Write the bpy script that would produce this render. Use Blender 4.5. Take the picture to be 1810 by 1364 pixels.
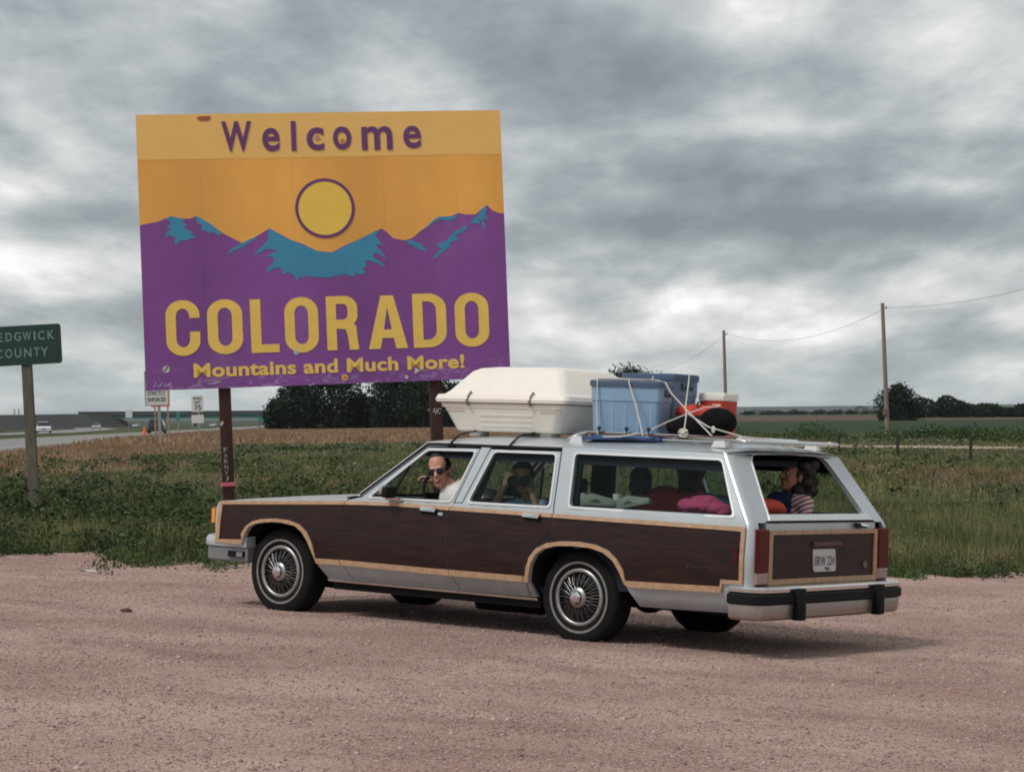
import bpy, math, random
import numpy as np
from mathutils import Vector, Matrix
from mathutils.geometry import delaunay_2d_cdt
PI = math.pi
rnd = random.Random(7)
npr = np.random.default_rng(11)
SC = bpy.context.scene
COL = SC.collection
for o in list(bpy.data.objects):
    bpy.data.objects.remove(o)

# ------------------------------------------------------------------ camera
PITCH, ROLL, CAMH, FPX = math.radians(0.7136), math.radians(0.3768), 1.6606, 4001.3
def Rx(a): return Matrix.Rotation(a, 4, 'X')
def Ry(a): return Matrix.Rotation(a, 4, 'Y')
def Rz(a): return Matrix.Rotation(a, 4, 'Z')
cam = bpy.data.cameras.new('camera')
cam.sensor_width = 36.0
cam.lens = FPX / 1810 * 36.0
cam.clip_start = 0.1
cam.clip_end = 20000
camo = bpy.data.objects.new('camera', cam)
COL.objects.link(camo)
camo.matrix_world = Matrix.Translation((0, 0, CAMH)) @ Rx(PITCH) @ Ry(ROLL) @ Rx(PI / 2)
SC.camera = camo
SC.view_settings.view_transform = 'Standard'
SC.view_settings.look = 'None'
SC.view_settings.exposure = 0.38
SC.view_settings.gamma = 1.0
SC.view_settings.use_curve_mapping = False
SC.render.engine = 'CYCLES'
SC.cycles.max_bounces = 6
SC.cycles.transparent_max_bounces = 16
SC.cycles.filter_width = 1.9
SC.cycles.sample_clamp_indirect = 4.0

# ------------------------------------------------------------------ node helper
class NT:
    def __init__(s, tree):
        s.t = tree; s.n = tree.nodes; s.l = tree.links
    def node(s, typ, **kw):
        n = s.n.new(typ)
        for k, v in kw.items():
            if k.startswith('i_'):
                n.inputs[k[2:].replace('_', ' ')].default_value = v
            else:
                setattr(n, k, v)
        return n
    def link(s, a, b): s.l.new(a, b)
    def math(s, op, a, b=None, c=None, clamp=False):
        n = s.n.new('ShaderNodeMath'); n.operation = op; n.use_clamp = clamp
        for i, v in enumerate((a, b, c)):
            if v is None: continue
            if isinstance(v, (int, float)): n.inputs[i].default_value = v
            else: s.l.new(v, n.inputs[i])
        return n.outputs[0]
    def mix(s, f, a, b, blend='MIX'):
        n = s.n.new('ShaderNodeMix'); n.data_type = 'RGBA'; n.blend_type = blend
        for i, v in ((0, f), (6, a), (7, b)):
            if isinstance(v, (int, float)): n.inputs[i].default_value = v
            elif isinstance(v, (tuple, list)): n.inputs[i].default_value = (*v[:3], 1)
            else: s.l.new(v, n.inputs[i])
        return n.outputs[2]
    def noise(s, vec, scale, detail=4, rough=0.55, dist=0.0, out=0):
        n = s.n.new('ShaderNodeTexNoise')
        n.inputs['Scale'].default_value = scale; n.inputs['Detail'].default_value = detail
        n.inputs['Roughness'].default_value = rough; n.inputs['Distortion'].default_value = dist
        if vec is not None: s.l.new(vec, n.inputs['Vector'])
        return n.outputs[out]
    def ramp(s, f, a, b, lo=0.0, hi=1.0, smooth=True):
        n = s.n.new('ShaderNodeMapRange'); n.interpolation_type = 'SMOOTHSTEP' if smooth else 'LINEAR'
        s.l.new(f, n.inputs[0])
        for i, v in ((1, a), (2, b), (3, lo), (4, hi)): n.inputs[i].default_value = v
        return n.outputs[0]
    def scale(s, vec, sx, sy, sz):
        n = s.n.new('ShaderNodeVectorMath'); n.operation = 'MULTIPLY'
        s.l.new(vec, n.inputs[0]); n.inputs[1].default_value = (sx, sy, sz)
        return n.outputs[0]

# ------------------------------------------------------------------ sky
SUN_EL, SUN_AZ = 53.0, -127.0      # azimuth measured from +Y (view direction) towards +X
w = bpy.data.worlds.new('World'); SC.world = w; w.use_nodes = True
W = NT(w.node_tree)
for n in list(W.n): W.n.remove(n)
tc = W.node('ShaderNodeTexCoord')
sep = W.node('ShaderNodeSeparateXYZ'); W.link(tc.outputs['Generated'], sep.inputs[0])
sx, sy, sz = sep.outputs
zz = W.math('MAXIMUM', sz, 0.0)
den = W.math('ADD', zz, 0.12)
cx = W.math('DIVIDE', sx, den); cy = W.math('DIVIDE', sy, den)
comb = W.node('ShaderNodeCombineXYZ'); W.link(cx, comb.inputs[0]); W.link(cy, comb.inputs[1]); comb.inputs[2].default_value = 3.1
P = comb.outputs[0]
n1 = W.noise(W.scale(P, 2.2, 0.72, 1), 1.0, 8, 0.48, 0.12)
n2 = W.noise(W.scale(P, 2.4, 0.95, 1), 2.2, 9, 0.57, 0.15)
n3 = W.noise(W.scale(tc.outputs['Generated'], 12, 12, 30), 1.5, 7, 0.58, 0.3)
cl = W.math('ADD', W.math('MULTIPLY', n1, 0.55), W.math('ADD', W.math('MULTIPLY', n2, 0.22), W.math('MULTIPLY', n3, 0.23)))
az = W.math('ARCTAN2', sx, sy)
def blob(a, e, ra, re, amp):
    global cl
    da = W.math('DIVIDE', W.math('SUBTRACT', az, a), ra)
    de = W.math('DIVIDE', W.math('SUBTRACT', sz, e), re)
    g = W.math('EXPONENT', W.math('MULTIPLY', W.math('ADD', W.math('MULTIPLY', da, da), W.math('MULTIPLY', de, de)), -1.0))
    cl = W.math('ADD', cl, W.math('MULTIPLY', g, amp))
def pxblob(px, py, rx, ry, amp): blob((px - 905) / 4001, (731 - py) / 4001, rx / 4001, ry / 4001, amp)
SKYBLOBS = [(1300, 330, 330, 50, -0.10), (1180, 405, 240, 28, -0.07), (1500, 400, 260, 30, -0.06), (1150, 150, 260, 60, -0.05), (1620, 270, 260, 60, -0.07), (1700, 90, 260, 90, -0.03),
            (200, 90, 380, 80, 0.035), (800, 60, 260, 60, -0.015), (50, 350, 110, 30, 0.14), (110, 500, 190, 60, 0.085), (170, 370, 110, 40, -0.06), (40, 250, 120, 40, -0.03),
            (1330, 535, 380, 38, 0.075), (960, 470, 140, 45, 0.045), (1500, 130, 260, 50, -0.05), (1020, 30, 200, 40, -0.03), (1350, 235, 420, 16, 0.05), (1640, 340, 200, 16, 0.05), (1100, 600, 330, 26, 0.06), (1700, 480, 160, 40, 0.04),
            (150, 620, 300, 30, 0.035), (1750, 600, 220, 30, -0.05), (1550, 690, 500, 22, -0.03)]
for b_ in SKYBLOBS: pxblob(*b_)
f = W.ramp(cl, 0.345, 0.655, 0, 1, False)
shade = W.node('ShaderNodeValToRGB'); W.link(f, shade.inputs[0])
e = shade.color_ramp.elements
e[0].position = 0.0; e[0].color = (0.185, 0.208, 0.224, 1)
e[1].position = 1.0; e[1].color = (0.78, 0.785, 0.765, 1)
for p_, c_ in ((0.3, (0.272, 0.300, 0.317)), (0.52, (0.388, 0.412, 0.424)), (0.78, (0.57, 0.58, 0.57))):
    q = e.new(p_); q.color = (*c_, 1)
# thin blue veil of farther cloud close to the horizon
veil = W.math('MULTIPLY', W.ramp(sz, 0.0, 0.05, 1.0, 0.0), 0.45)
cloudc = W.mix(veil, shade.outputs[0], (0.43, 0.475, 0.485))
sky = W.node('ShaderNodeTexSky'); sky.sky_type = 'NISHITA'; sky.sun_disc = False
sky.sun_elevation = math.radians(SUN_EL); sky.sun_rotation = math.radians(SUN_AZ)
sc10 = W.mix(1.0, cloudc, (10, 10, 10), 'MULTIPLY')
cov = W.mix(0.96, sky.outputs[0], sc10)
below = W.math('GREATER_THAN', sz, -0.01)
cov2 = W.mix(below, (2.2, 2.0, 1.7), cov)
bg = W.node('ShaderNodeBackground'); W.link(cov2, bg.inputs[0]); bg.inputs[1].default_value = 0.1
wo = W.node('ShaderNodeOutputWorld'); W.link(bg.outputs[0], wo.inputs[0])

sun = bpy.data.lights.new('sun', 'SUN'); sun.energy = 1.5; sun.angle = math.radians(14); sun.color = (1.0, 0.965, 0.92)
suno = bpy.data.objects.new('sun', sun); COL.objects.link(suno)
a_, e_ = math.radians(SUN_AZ), math.radians(SUN_EL)
sdir = Vector((math.sin(a_) * math.cos(e_), math.cos(a_) * math.cos(e_), math.sin(e_)))
suno.rotation_euler = sdir.to_track_quat('Z', 'Y').to_euler()
suno.location = (0, 0, 60)

# ------------------------------------------------------------------ materials
def mat(name, col, rough=0.6, metal=0.0, var=0.0, vscale=8.0, spec=0.5, bump=0.0, bscale=60.0, coat=0.0, trans=0.0, dirt=None, emis=None, stretch=None, detail=5):
    m = bpy.data.materials.new(name); m.use_nodes = True
    N = NT(m.node_tree); b = N.n['Principled BSDF']
    b.inputs['Roughness'].default_value = rough; b.inputs['Metallic'].default_value = metal
    b.inputs['Specular IOR Level'].default_value = spec; b.inputs['Coat Weight'].default_value = coat
    b.inputs['Coat Roughness'].default_value = 0.12
    b.inputs['Base Color'].default_value = (*col, 1)
    co = N.node('ShaderNodeTexCoord').outputs['Object']
    if stretch: co = N.scale(co, *stretch)
    c = None
    if var > 0:
        nz = N.noise(co, vscale, detail, 0.6)
        k = N.ramp(nz, 0.25, 0.75, 1 - var, 1 + var, False)
        cc = N.node('ShaderNodeCombineXYZ')
        for i in range(3): N.link(k, cc.inputs[i])
        c = N.mix(1.0, col, cc.outputs[0], 'MULTIPLY')
    if dirt:
        dcol, amt, dsc = dirt
        nd = N.noise(co, dsc, 6, 0.65)
        c = N.mix(N.math('MULTIPLY', N.ramp(nd, 0.45, 0.75), amt), c if c is not None else col, dcol)
    if c is not None: N.link(c, b.inputs['Base Color'])
    if bump > 0:
        bn = N.node('ShaderNodeBump'); bn.inputs['Strength'].default_value = bump; bn.inputs['Distance'].default_value = 0.01
        N.link(N.noise(co, bscale, 4, 0.6), bn.inputs['Height']); N.link(bn.outputs[0], b.inputs['Normal'])
    if emis:
        b.inputs['Emission Color'].default_value = (*emis[0], 1); b.inputs['Emission Strength'].default_value = emis[1]
    return m

def glassmat(name, tint, refl=1.0):
    m = bpy.data.materials.new(name); m.use_nodes = True
    N = NT(m.node_tree); N.n.remove(N.n['Principled BSDF'])
    tr = N.node('ShaderNodeBsdfTransparent'); tr.inputs[0].default_value = (*tint, 1)
    gl = N.node('ShaderNodeBsdfGlossy'); gl.inputs['Roughness'].default_value = 0.03; gl.inputs[0].default_value = (refl, refl, refl, 1)
    fr = N.node('ShaderNodeLayerWeight'); fr.inputs[0].default_value = 0.5
    fz = N.math('ADD', N.math('MULTIPLY', N.math('POWER', fr.outputs['Facing'], 4.0), 0.6), 0.025)
    mx = N.node('ShaderNodeMixShader'); N.link(fz, mx.inputs[0]); N.link(tr.outputs[0], mx.inputs[1]); N.link(gl.outputs[0], mx.inputs[2])
    N.link(mx.outputs[0], N.n['Material Output'].inputs[0])
    return m

def woodmat(name, c1, c2, stretch, sc=6, rough=0.4, coat=0.2):
    m = bpy.data.materials.new(name); m.use_nodes = True
    N = NT(m.node_tree); b = N.n['Principled BSDF']
    co = N.node('ShaderNodeTexCoord').outputs['Object']
    s1 = N.scale(co, *stretch)
    nz = N.noise(s1, sc, 8, 0.65, 0.6)
    N.link(N.mix(N.ramp(nz, 0.35, 0.65), c1, c2), b.inputs['Base Color'])
    b.inputs['Roughness'].default_value = rough; b.inputs['Coat Weight'].default_value = coat; b.inputs['Specular IOR Level'].default_value = 0.3
    bn = N.node('ShaderNodeBump'); bn.inputs['Strength'].default_value = 0.15; bn.inputs['Distance'].default_value = 0.003
    N.link(nz, bn.inputs['Height']); N.link(bn.outputs[0], b.inputs['Normal'])
    return m

def foliage(name, c1, c2, c3, wscale=0.25, rough=0.75, sss=0.25):
    m = bpy.data.materials.new(name); m.use_nodes = True
    N = NT(m.node_tree); b = N.n['Principled BSDF']
    g = N.node('ShaderNodeNewGeometry')
    pos = g.outputs['Position']; rp = g.outputs['Random Per Island']
    a = N.mix(N.ramp(N.noise(pos, wscale, 4, 0.6), 0.4, 0.6), c1, c2)
    a = N.mix(N.math('MULTIPLY', N.ramp(rp, 0.55, 1.0), 0.75), a, c3)
    k = N.ramp(N.noise(pos, wscale * 4, 4, 0.6), 0.3, 0.7, 0.5, 1.5, False)
    cc = N.node('ShaderNodeCombineXYZ')
    for i in range(3): N.link(k, cc.inputs[i])
    a = N.mix(1.0, a, cc.outputs[0], 'MULTIPLY')
    N.link(a, b.inputs['Base Color'])
    b.inputs['Roughness'].default_value = rough; b.inputs['Specular IOR Level'].default_value = 0.2
    tl = N.node('ShaderNodeBsdfTranslucent'); N.link(a, tl.inputs[0])
    mx = N.node('ShaderNodeMixShader'); mx.inputs[0].default_value = sss
    N.link(b.outputs[0], mx.inputs[1]); N.link(tl.outputs[0], mx.inputs[2])
    N.link(mx.outputs[0], N.n['Material Output'].inputs[0])
    return m

M = {}
M['paint'] = mat('silver_paint', (0.47, 0.52, 0.545), 0.32, 0.25, var=0.05, vscale=3, coat=0.5, bump=0.02, bscale=300, dirt=((0.33, 0.27, 0.23), 0.25, 2.5))
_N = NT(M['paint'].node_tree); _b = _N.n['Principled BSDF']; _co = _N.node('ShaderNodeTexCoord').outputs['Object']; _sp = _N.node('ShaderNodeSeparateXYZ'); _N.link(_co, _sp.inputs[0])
_g = _N.math('MULTIPLY', _N.ramp(_N.math('ADD', _sp.outputs[2], _N.math('MULTIPLY', _N.noise(_co, 7, 4, .6), .1)), 0.36, 0.52, 1, 0), 0.72)      # shade of the down-facing rocker mixed into the paint colour, low on the body
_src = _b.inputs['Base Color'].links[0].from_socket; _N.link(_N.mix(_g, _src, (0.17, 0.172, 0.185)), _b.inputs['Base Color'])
M['bumper_paint'] = mat('bumper_paint', (0.19, 0.20, 0.22), 0.45, 0.1, var=0.08, dirt=((0.25, 0.2, 0.17), 0.3, 4))
M['walnut'] = woodmat('walnut_applique', (0.011, 0.0036, 0.0028), (0.030, 0.0105, 0.0085), (0.6, 0.6, 9.0), 5, 0.42, 0.06)
M['birch'] = woodmat('birch_trim', (0.50, 0.325, 0.205), (0.40, 0.245, 0.145), (3.0, 3.0, 3.0), 7, 0.45, 0.15)
M['chrome'] = mat('chrome', (0.72, 0.71, 0.70), 0.16, 1.0, var=0.06, vscale=20)
M['spoke'] = mat('spoke_metal', (0.20, 0.195, 0.19), 0.42, 1.0, var=0.15, vscale=20, dirt=((0.1, 0.08, 0.06), 0.7, 25))
M['dull_chrome'] = mat('dull_chrome', (0.42, 0.42, 0.41), 0.4, 1.0, var=0.15, vscale=20, dirt=((0.2, 0.15, 0.12), 0.5, 25))
M['lower_chrome'] = mat('bumper_chrome', (0.33, 0.265, 0.245), 0.35, 0.8, var=0.08, vscale=9)
M['winframe'] = mat('bright_window_trim', (0.66, 0.67, 0.67), 0.35, 0.35, var=0.04)
M['rubber'] = mat('black_rubber', (0.008, 0.008, 0.009), 0.65, var=0.2, vscale=30, spec=0.18)
M['tyre'] = mat('tyre_rubber', (0.010, 0.0095, 0.0095), 0.9, var=0.25, vscale=25, spec=0.2, bump=0.3, bscale=150)
M['whitewall'] = mat('whitewall', (0.24, 0.225, 0.215), 0.6, var=0.2, vscale=25, dirt=((0.12, 0.1, 0.09), 0.5, 30))
M['dark'] = mat('underbody_black', (0.012, 0.011, 0.011), 0.9, var=0.2, spec=0.2)
M['navy'] = mat('navy_interior', (0.018, 0.022, 0.034), 0.85, var=0.2, vscale=15, spec=0.2)
M['navyseat'] = mat('navy_seat_cloth', (0.035, 0.043, 0.072), 0.9, var=0.2, vscale=20, spec=0.2)
M['glass'] = glassmat('car_glass', (0.80, 0.87, 0.85), 0.45)
M['clearglass'] = glassmat('lamp_glass', (0.8, 0.8, 0.8), 0.9)
M['red_lens'] = mat('red_lens', (0.095, 0.005, 0.004), 0.45, spec=0.25, var=0.1, vscale=20)
M['rev_lens'] = mat('reverse_lens', (0.35, 0.22, 0.21), 0.3, coat=0.4)
M['amber'] = mat('amber_lens', (0.85, 0.32, 0.03), 0.35)
M['plate'] = mat('plate_white', (0.55, 0.54, 0.53), 0.5, var=0.1, vscale=30)
M['platetext'] = mat('plate_text', (0.10, 0.10, 0.11), 0.6)
M['whiteplastic'] = mat('cream_white_plastic', (0.84, 0.785, 0.70), 0.5, var=0.035, vscale=3, dirt=((0.55, 0.45, 0.36), 0.18, 3))
M['bluetote'] = mat('light_blue_plastic', (0.245, 0.385, 0.545), 0.45, var=0.08, vscale=5, dirt=((0.28, 0.38, 0.5), 0.3, 4))
M['greytote'] = mat('slate_blue_plastic', (0.15, 0.21, 0.31), 0.45, var=0.08, vscale=5)
M['bluelid'] = mat('navy_lid_plastic', (0.055, 0.095, 0.17), 0.45, var=0.1, vscale=5)
M['redcloth'] = mat('red_canvas', (0.50, 0.045, 0.022), 0.8, var=0.15, vscale=9, bump=0.3, bscale=25)
M['redplastic'] = mat('red_plastic', (0.50, 0.05, 0.03), 0.4, var=0.06)
M['blackcloth'] = mat('black_canvas', (0.005, 0.005, 0.006), 0.9, spec=0.15, var=0.3, vscale=12, bump=0.4, bscale=25)
M['rope'] = mat('white_rope', (0.62, 0.59, 0.54), 0.8, var=0.15, vscale=60, bump=0.5, bscale=250)
M['railbrown'] = mat('rail_wood_strip', (0.11, 0.045, 0.035), 0.5, var=0.2, vscale=15)
M['post'] = mat('brown_painted_timber', (0.052, 0.017, 0.014), 0.75, var=0.35, vscale=7, stretch=(3, 3, 0.6), bump=0.3, bscale=30)
M['greypost'] = mat('weathered_timber', (0.135, 0.115, 0.09), 0.85, var=0.35, vscale=8, stretch=(4, 4, 0.5), bump=0.4, bscale=30)
M['polewood'] = mat('utility_pole_timber', (0.24, 0.185, 0.15), 0.85, var=0.25, vscale=3, stretch=(4, 4, 0.3))
M['galv'] = mat('galvanised_steel', (0.33, 0.33, 0.32), 0.5, 0.5, var=0.1)
M['black'] = mat('black_paint', (0.012, 0.012, 0.012), 0.5)
M['hair'] = mat('dark_hair', (0.012, 0.009, 0.008), 0.6, var=0.3, vscale=60, bump=0.6, bscale=120)
M['brownhair'] = mat('brown_hair', (0.014, 0.0065, 0.0045), 0.55, var=0.4, vscale=50, bump=0.8, bscale=90)
M['skin'] = mat('skin', (0.52, 0.265, 0.19), 0.5, var=0.06, vscale=20, spec=0.35)
M['skin2'] = mat('tanned_skin', (0.36, 0.17, 0.11), 0.5, var=0.06, vscale=20, spec=0.35)
M['mouth'] = mat('lips', (0.20, 0.06, 0.05), 0.5)
M['teeth'] = mat('teeth', (0.6, 0.55, 0.5), 0.4)
M['whiteshirt'] = mat('white_shirt_cloth', (0.70, 0.66, 0.63), 0.85, var=0.05, vscale=12, bump=0.4, bscale=14)
M['blueshirt'] = mat('pale_blue_cloth', (0.34, 0.47, 0.62), 0.85, var=0.15, vscale=12, bump=0.4, bscale=14)
M['redshirt'] = mat('red_shirt_cloth', (0.50, 0.05, 0.04), 0.85, var=0.15, vscale=12, bump=0.4, bscale=14)
M['navyshirt'] = mat('navy_shirt_cloth', (0.02, 0.035, 0.09), 0.85, var=0.15, vscale=12)
M['pink'] = mat('pink_blanket_cloth', (0.62, 0.065, 0.18), 0.85, var=0.12, vscale=14, bump=0.6, bscale=18)
M['shoe'] = mat('shoe_white', (0.30, 0.265, 0.24), 0.6, var=0.15, vscale=25)
M['shoedark'] = mat('shoe_grey', (0.08, 0.09, 0.09), 0.7)

# ------------------------------------------------------------------ object helpers
def mesh_obj(name, verts, faces, m, parent=None, smooth=False, angle=35, mi=None, kind=None, origin=None, props=None):
    me = bpy.data.meshes.new(name)
    v = np.asarray(verts, dtype=np.float64).reshape(-1, 3)
    if origin is not None: v = v - np.array(origin)
    me.from_pydata(v.tolist(), [], [tuple(f) for f in faces])
    for mm in (m if isinstance(m, (list, tuple)) else [m]): me.materials.append(mm)
    if mi is not None: me.polygons.foreach_set('material_index', mi)
    if smooth:
        me.polygons.foreach_set('use_smooth', [True] * len(me.polygons))
        me.update()
        if angle < 180: me.set_sharp_from_angle(angle=math.radians(angle))
    me.update()
    o = bpy.data.objects.new(name, me); COL.objects.link(o)
    if parent is not None: o.parent = parent
    elif origin is not None: o.location = origin
    if kind: o['kind'] = kind
    return o

def tag(o, label, cat=None, group=None, kind=None):
    if label: o['label'] = label
    if cat: o['category'] = cat
    if group: o['group'] = group
    if kind: o['kind'] = kind
    return o

def thing(name, label, cat, mtx=None, loc=None, group=None):
    o = bpy.data.objects.new(name, None); COL.objects.link(o); o.empty_display_size = 0.2
    if mtx is not None: o.matrix_world = mtx
    elif loc is not None: o.location = loc
    return tag(o, label, cat, group)

class B:
    """collects simple shapes; build() makes one mesh object"""
    def __init__(s): s.v = []; s.f = []; s.mi = []
    def add(s, v, f, mi=0):
        k = len(s.v); s.v += [tuple(p) for p in v]; s.f += [tuple(i + k for i in q) for q in f]; s.mi += [mi] * len(f); return s
    def box(s, c, d, R=None, mi=0, taper=1.0):
        v = []
        for z in (-.5, .5):
            t = taper if z > 0 else 1.0
            for x, y in ((-.5, -.5), (.5, -.5), (.5, .5), (-.5, .5)):
                p = Vector((x * d[0] * t, y * d[1] * t, z * d[2]))
                if R is not None: p = R @ p
                v.append((p.x + c[0], p.y + c[1], p.z + c[2]))
        return s.add(v, [(0, 3, 2, 1), (4, 5, 6, 7), (0, 1, 5, 4), (1, 2, 6, 5), (2, 3, 7, 6), (3, 0, 4, 7)], mi)
    def bbox(s, lo, hi, mi=0): return s.box([(a + b) / 2 for a, b in zip(lo, hi)], [b - a for a, b in zip(lo, hi)], None, mi)
    def rbox(s, c, d, r=0.01, mi=0, R=None, seg=3):
        # rounded in plan (z axis vertical) with chamfered top / bottom
        hx, hy, hz = d[0] / 2, d[1] / 2, d[2] / 2
        rings = []
        for z, ins in ((-hz, r * .8), (-hz + r * .3, r * .23), (-hz + r, 0), (hz - r, 0), (hz - r * .3, r * .23), (hz, r * .8)):
            ring = []
            for qx, qy, a0 in ((1, 1, 0), (-1, 1, 90), (-1, -1, 180), (1, -1, 270)):
                for k in range(seg + 1):
                    a = math.radians(a0 + 90 * k / seg)
                    rr = max(r - ins, r * .2)
                    p = Vector((qx * (hx - r) + math.cos(a) * rr, qy * (hy - r) + math.sin(a) * rr, z))
                    if R is not None: p = R @ p
                    ring.append((p.x + c[0], p.y + c[1], p.z + c[2]))
            rings.append(ring)
        return s.loft(rings, mi=mi)
    def loft(s, rings, cap=True, closed=True, mi=0, loop=False):
        n = len(rings[0]); v = [p for r in rings for p in r]; f = []
        R_ = len(rings)
        for i in range(R_ if loop else R_ - 1):
            a, b = i * n, ((i + 1) % R_) * n
            for j in range(n if closed else n - 1):
                k = (j + 1) % n
                f.append((a + j, a + k, b + k, b + j))
        if cap and not loop:
            f.append(tuple(reversed(range(n)))); f.append(tuple(range((R_ - 1) * n, R_ * n)))
        return s.add(v, f, mi)
    def tube(s, pts, r, n=8, mi=0, loop=False, flat=1.0):
        pts = [Vector(p) for p in pts]; rings = []; L = len(pts)
        up = Vector((0, 0, 1))
        for i, p in enumerate(pts):
            if loop: d = pts[(i + 1) % L] - pts[i - 1]
            else: d = pts[min(i + 1, L - 1)] - pts[max(i - 1, 0)]
            d.normalize()
            a = d.cross(up)
            if a.length < 1e-3: a = d.cross(Vector((1, 0, 0)))
            a.normalize(); b = a.cross(d); rr = r[i] if isinstance(r, (list, tuple)) else r
            rings.append([tuple(p + a * math.cos(2 * PI * k / n) * rr + b * math.sin(2 * PI * k / n) * rr * flat) for k in range(n)])
        return s.loft(rings, mi=mi, loop=loop)
    def cyl(s, p1, p2, r1, r2=None, n=16, mi=0): return s.tube([p1, p2], [r1, r2 if r2 is not None else r1], n, mi)
    def lathe(s, prof, O, axis, n=40, mi=0):
        # prof: (radius, offset along axis)
        ax = Vector(axis).normalized(); a = ax.orthogonal().normalized(); b = ax.cross(a); O = Vector(O)
        rings = [[tuple(O + ax * h + (a * math.cos(2 * PI * k / n) + b * math.sin(2 * PI * k / n)) * r) for k in range(n)] for r, h in prof]
        return s.loft(rings, cap=False, mi=mi)
    def ell(s, c, r, R=None, n=14, m_=10, mi=0):
        v = []; f = []
        for i in range(m_ + 1):
            t = PI * i / m_
            for j in range(n):
                p = Vector((math.sin(t) * math.cos(2 * PI * j / n) * r[0], math.sin(t) * math.sin(2 * PI * j / n) * r[1], math.cos(t) * r[2]))
                if R is not None: p = R @ p
                v.append((p.x + c[0], p.y + c[1], p.z + c[2]))
        for i in range(m_):
            for j in range(n):
                k = (j + 1) % n
                f.append((i * n + j, (i + 1) * n + j, (i + 1) * n + k, i * n + k))
        return s.add(v, f, mi)
    def cap(s, p1, p2, r1, r2=None, n=12, mi=0):
        r2 = r2 if r2 is not None else r1
        p1, p2 = Vector(p1), Vector(p2); d = (p2 - p1)
        if d.length < 1e-6: return s
        d.normalize()
        pts = []; rs = []
        for t in (-1, -.8, -.4): pts.append(p1 + d * r1 * t); rs.append(max(r1 * math.sqrt(1 - t * t), r1 * .05))
        pts.append(p1); rs.append(r1); pts.append(p2); rs.append(r2)
        for t in (.4, .8, 1): pts.append(p2 + d * r2 * t); rs.append(max(r2 * math.sqrt(1 - t * t), r2 * .05))
        return s.tube(pts, rs, n, mi)
    def prism(s, poly, h0, h1, fn, mi=0):
        """poly 2D extruded between h0,h1; fn(x,y,h)->xyz"""
        loops, tri = tess([poly])
        n = len(loops)
        s.add([fn(x, y, h1) for x, y in loops] + [fn(x, y, h0) for x, y in loops], [t for t in tri] + [tuple(n + i for i in reversed(t)) for t in tri], mi)
        k = len(poly)
        v = [fn(x, y, h1) for x, y in poly] + [fn(x, y, h0) for x, y in poly]
        return s.add(v, [(i, i + k, (i + 1) % k + k, (i + 1) % k) for i in range(k)], mi)
    def build(s, name, m, parent=None, smooth=False, angle=35, **kw):
        return mesh_obj(name, s.v, s.f, m, parent, smooth, angle, mi=s.mi if isinstance(m, (list, tuple)) else None, **kw)

def area2(p): return sum(p[i - 1][0] * p[i][1] - p[i][0] * p[i - 1][1] for i in range(len(p))) / 2
def pip(x, y, poly):
    c = False; j = len(poly) - 1
    for i in range(len(poly)):
        xi, yi = poly[i]; xj, yj = poly[j]
        if (yi > y) != (yj > y) and x < (xj - xi) * (y - yi) / (yj - yi) + xi: c = not c
        j = i
    return c
def tess(loops, inside=None, step=None, step_y=None):
    """constrained Delaunay of loops; keeps triangles whose centre satisfies inside(x,y) (default even-odd)"""
    pts = []; ed = []
    for lp in loops:
        dense = []
        for i in range(len(lp)):
            a, b = lp[i], lp[(i + 1) % len(lp)]
            n = max(1, int(math.ceil(math.hypot(b[0] - a[0], b[1] - a[1]) / (step * 1.5)))) if step else 1
            for k in range(n): dense.append((a[0] + (b[0] - a[0]) * k / n, a[1] + (b[1] - a[1]) * k / n))
        k0 = len(pts); pts += dense
        ed += [(k0 + i, k0 + (i + 1) % len(dense)) for i in range(len(dense))]
    if step:
        xs = [p[0] for p in pts]; ys = [p[1] for p in pts]; st2 = step_y or step
        nx = int((max(xs) - min(xs)) / step); ny = int((max(ys) - min(ys)) / st2)
        for i in range(1, nx + 1):
            for j in range(1, ny + 1):
                x = min(xs) + (i - .5 + (j % 2) * .3) * step; y = min(ys) + (j - .5) * st2
                pts.append((x, y))
    if inside is None:
        inside = lambda x, y: sum(pip(x, y, l) for l in loops) % 2 == 1
    r = delaunay_2d_cdt([Vector(p) for p in pts], ed, [], 0, 1e-6)
    vs = [(p.x, p.y) for p in r[0]]; tr = []
    for t in r[2]:
        t = tuple(t)
        x = sum(vs[i][0] for i in t) / len(t); y = sum(vs[i][1] for i in t) / len(t)
        if inside(x, y):
            if area2([vs[i] for i in t]) < 0: t = t[::-1]
            tr.append(t)
    used = sorted({i for t in tr for i in t}); mp = {u: i for i, u in enumerate(used)}
    return [vs[u] for u in used], [tuple(mp[i] for i in t) for t in tr]

def islands(tr, vs, xmerge=False):
    par = list(range(len(vs)))
    def find(a):
        while par[a] != a: par[a] = par[par[a]]; a = par[a]
        return a
    for t in tr:
        for q in t[1:]: par[find(t[0])] = find(q)
    g = {}
    for t in tr: g.setdefault(find(t[0]), []).append(t)
    gs = list(g.values())
    if xmerge:      # the dot of an i belongs to its stem
        rg = [[min(vs[i][0] for t in q for i in t), max(vs[i][0] for t in q for i in t), q] for q in gs]; rg.sort(key=lambda r: r[0]); out = []
        for r in rg:
            if out and r[0] < out[-1][1] - 0.35 * min(r[1] - r[0], out[-1][1] - out[-1][0]): out[-1][1] = max(out[-1][1], r[1]); out[-1][2] = out[-1][2] + r[2]
            else: out.append(r)
        gs = [r[2] for r in out]
    res = []
    for q in gs:
        used = sorted({i for t in q for i in t}); mp = {u: i for i, u in enumerate(used)}
        res.append(([vs[u] for u in used], [tuple(mp[i] for i in t) for t in q]))
    return res
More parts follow.
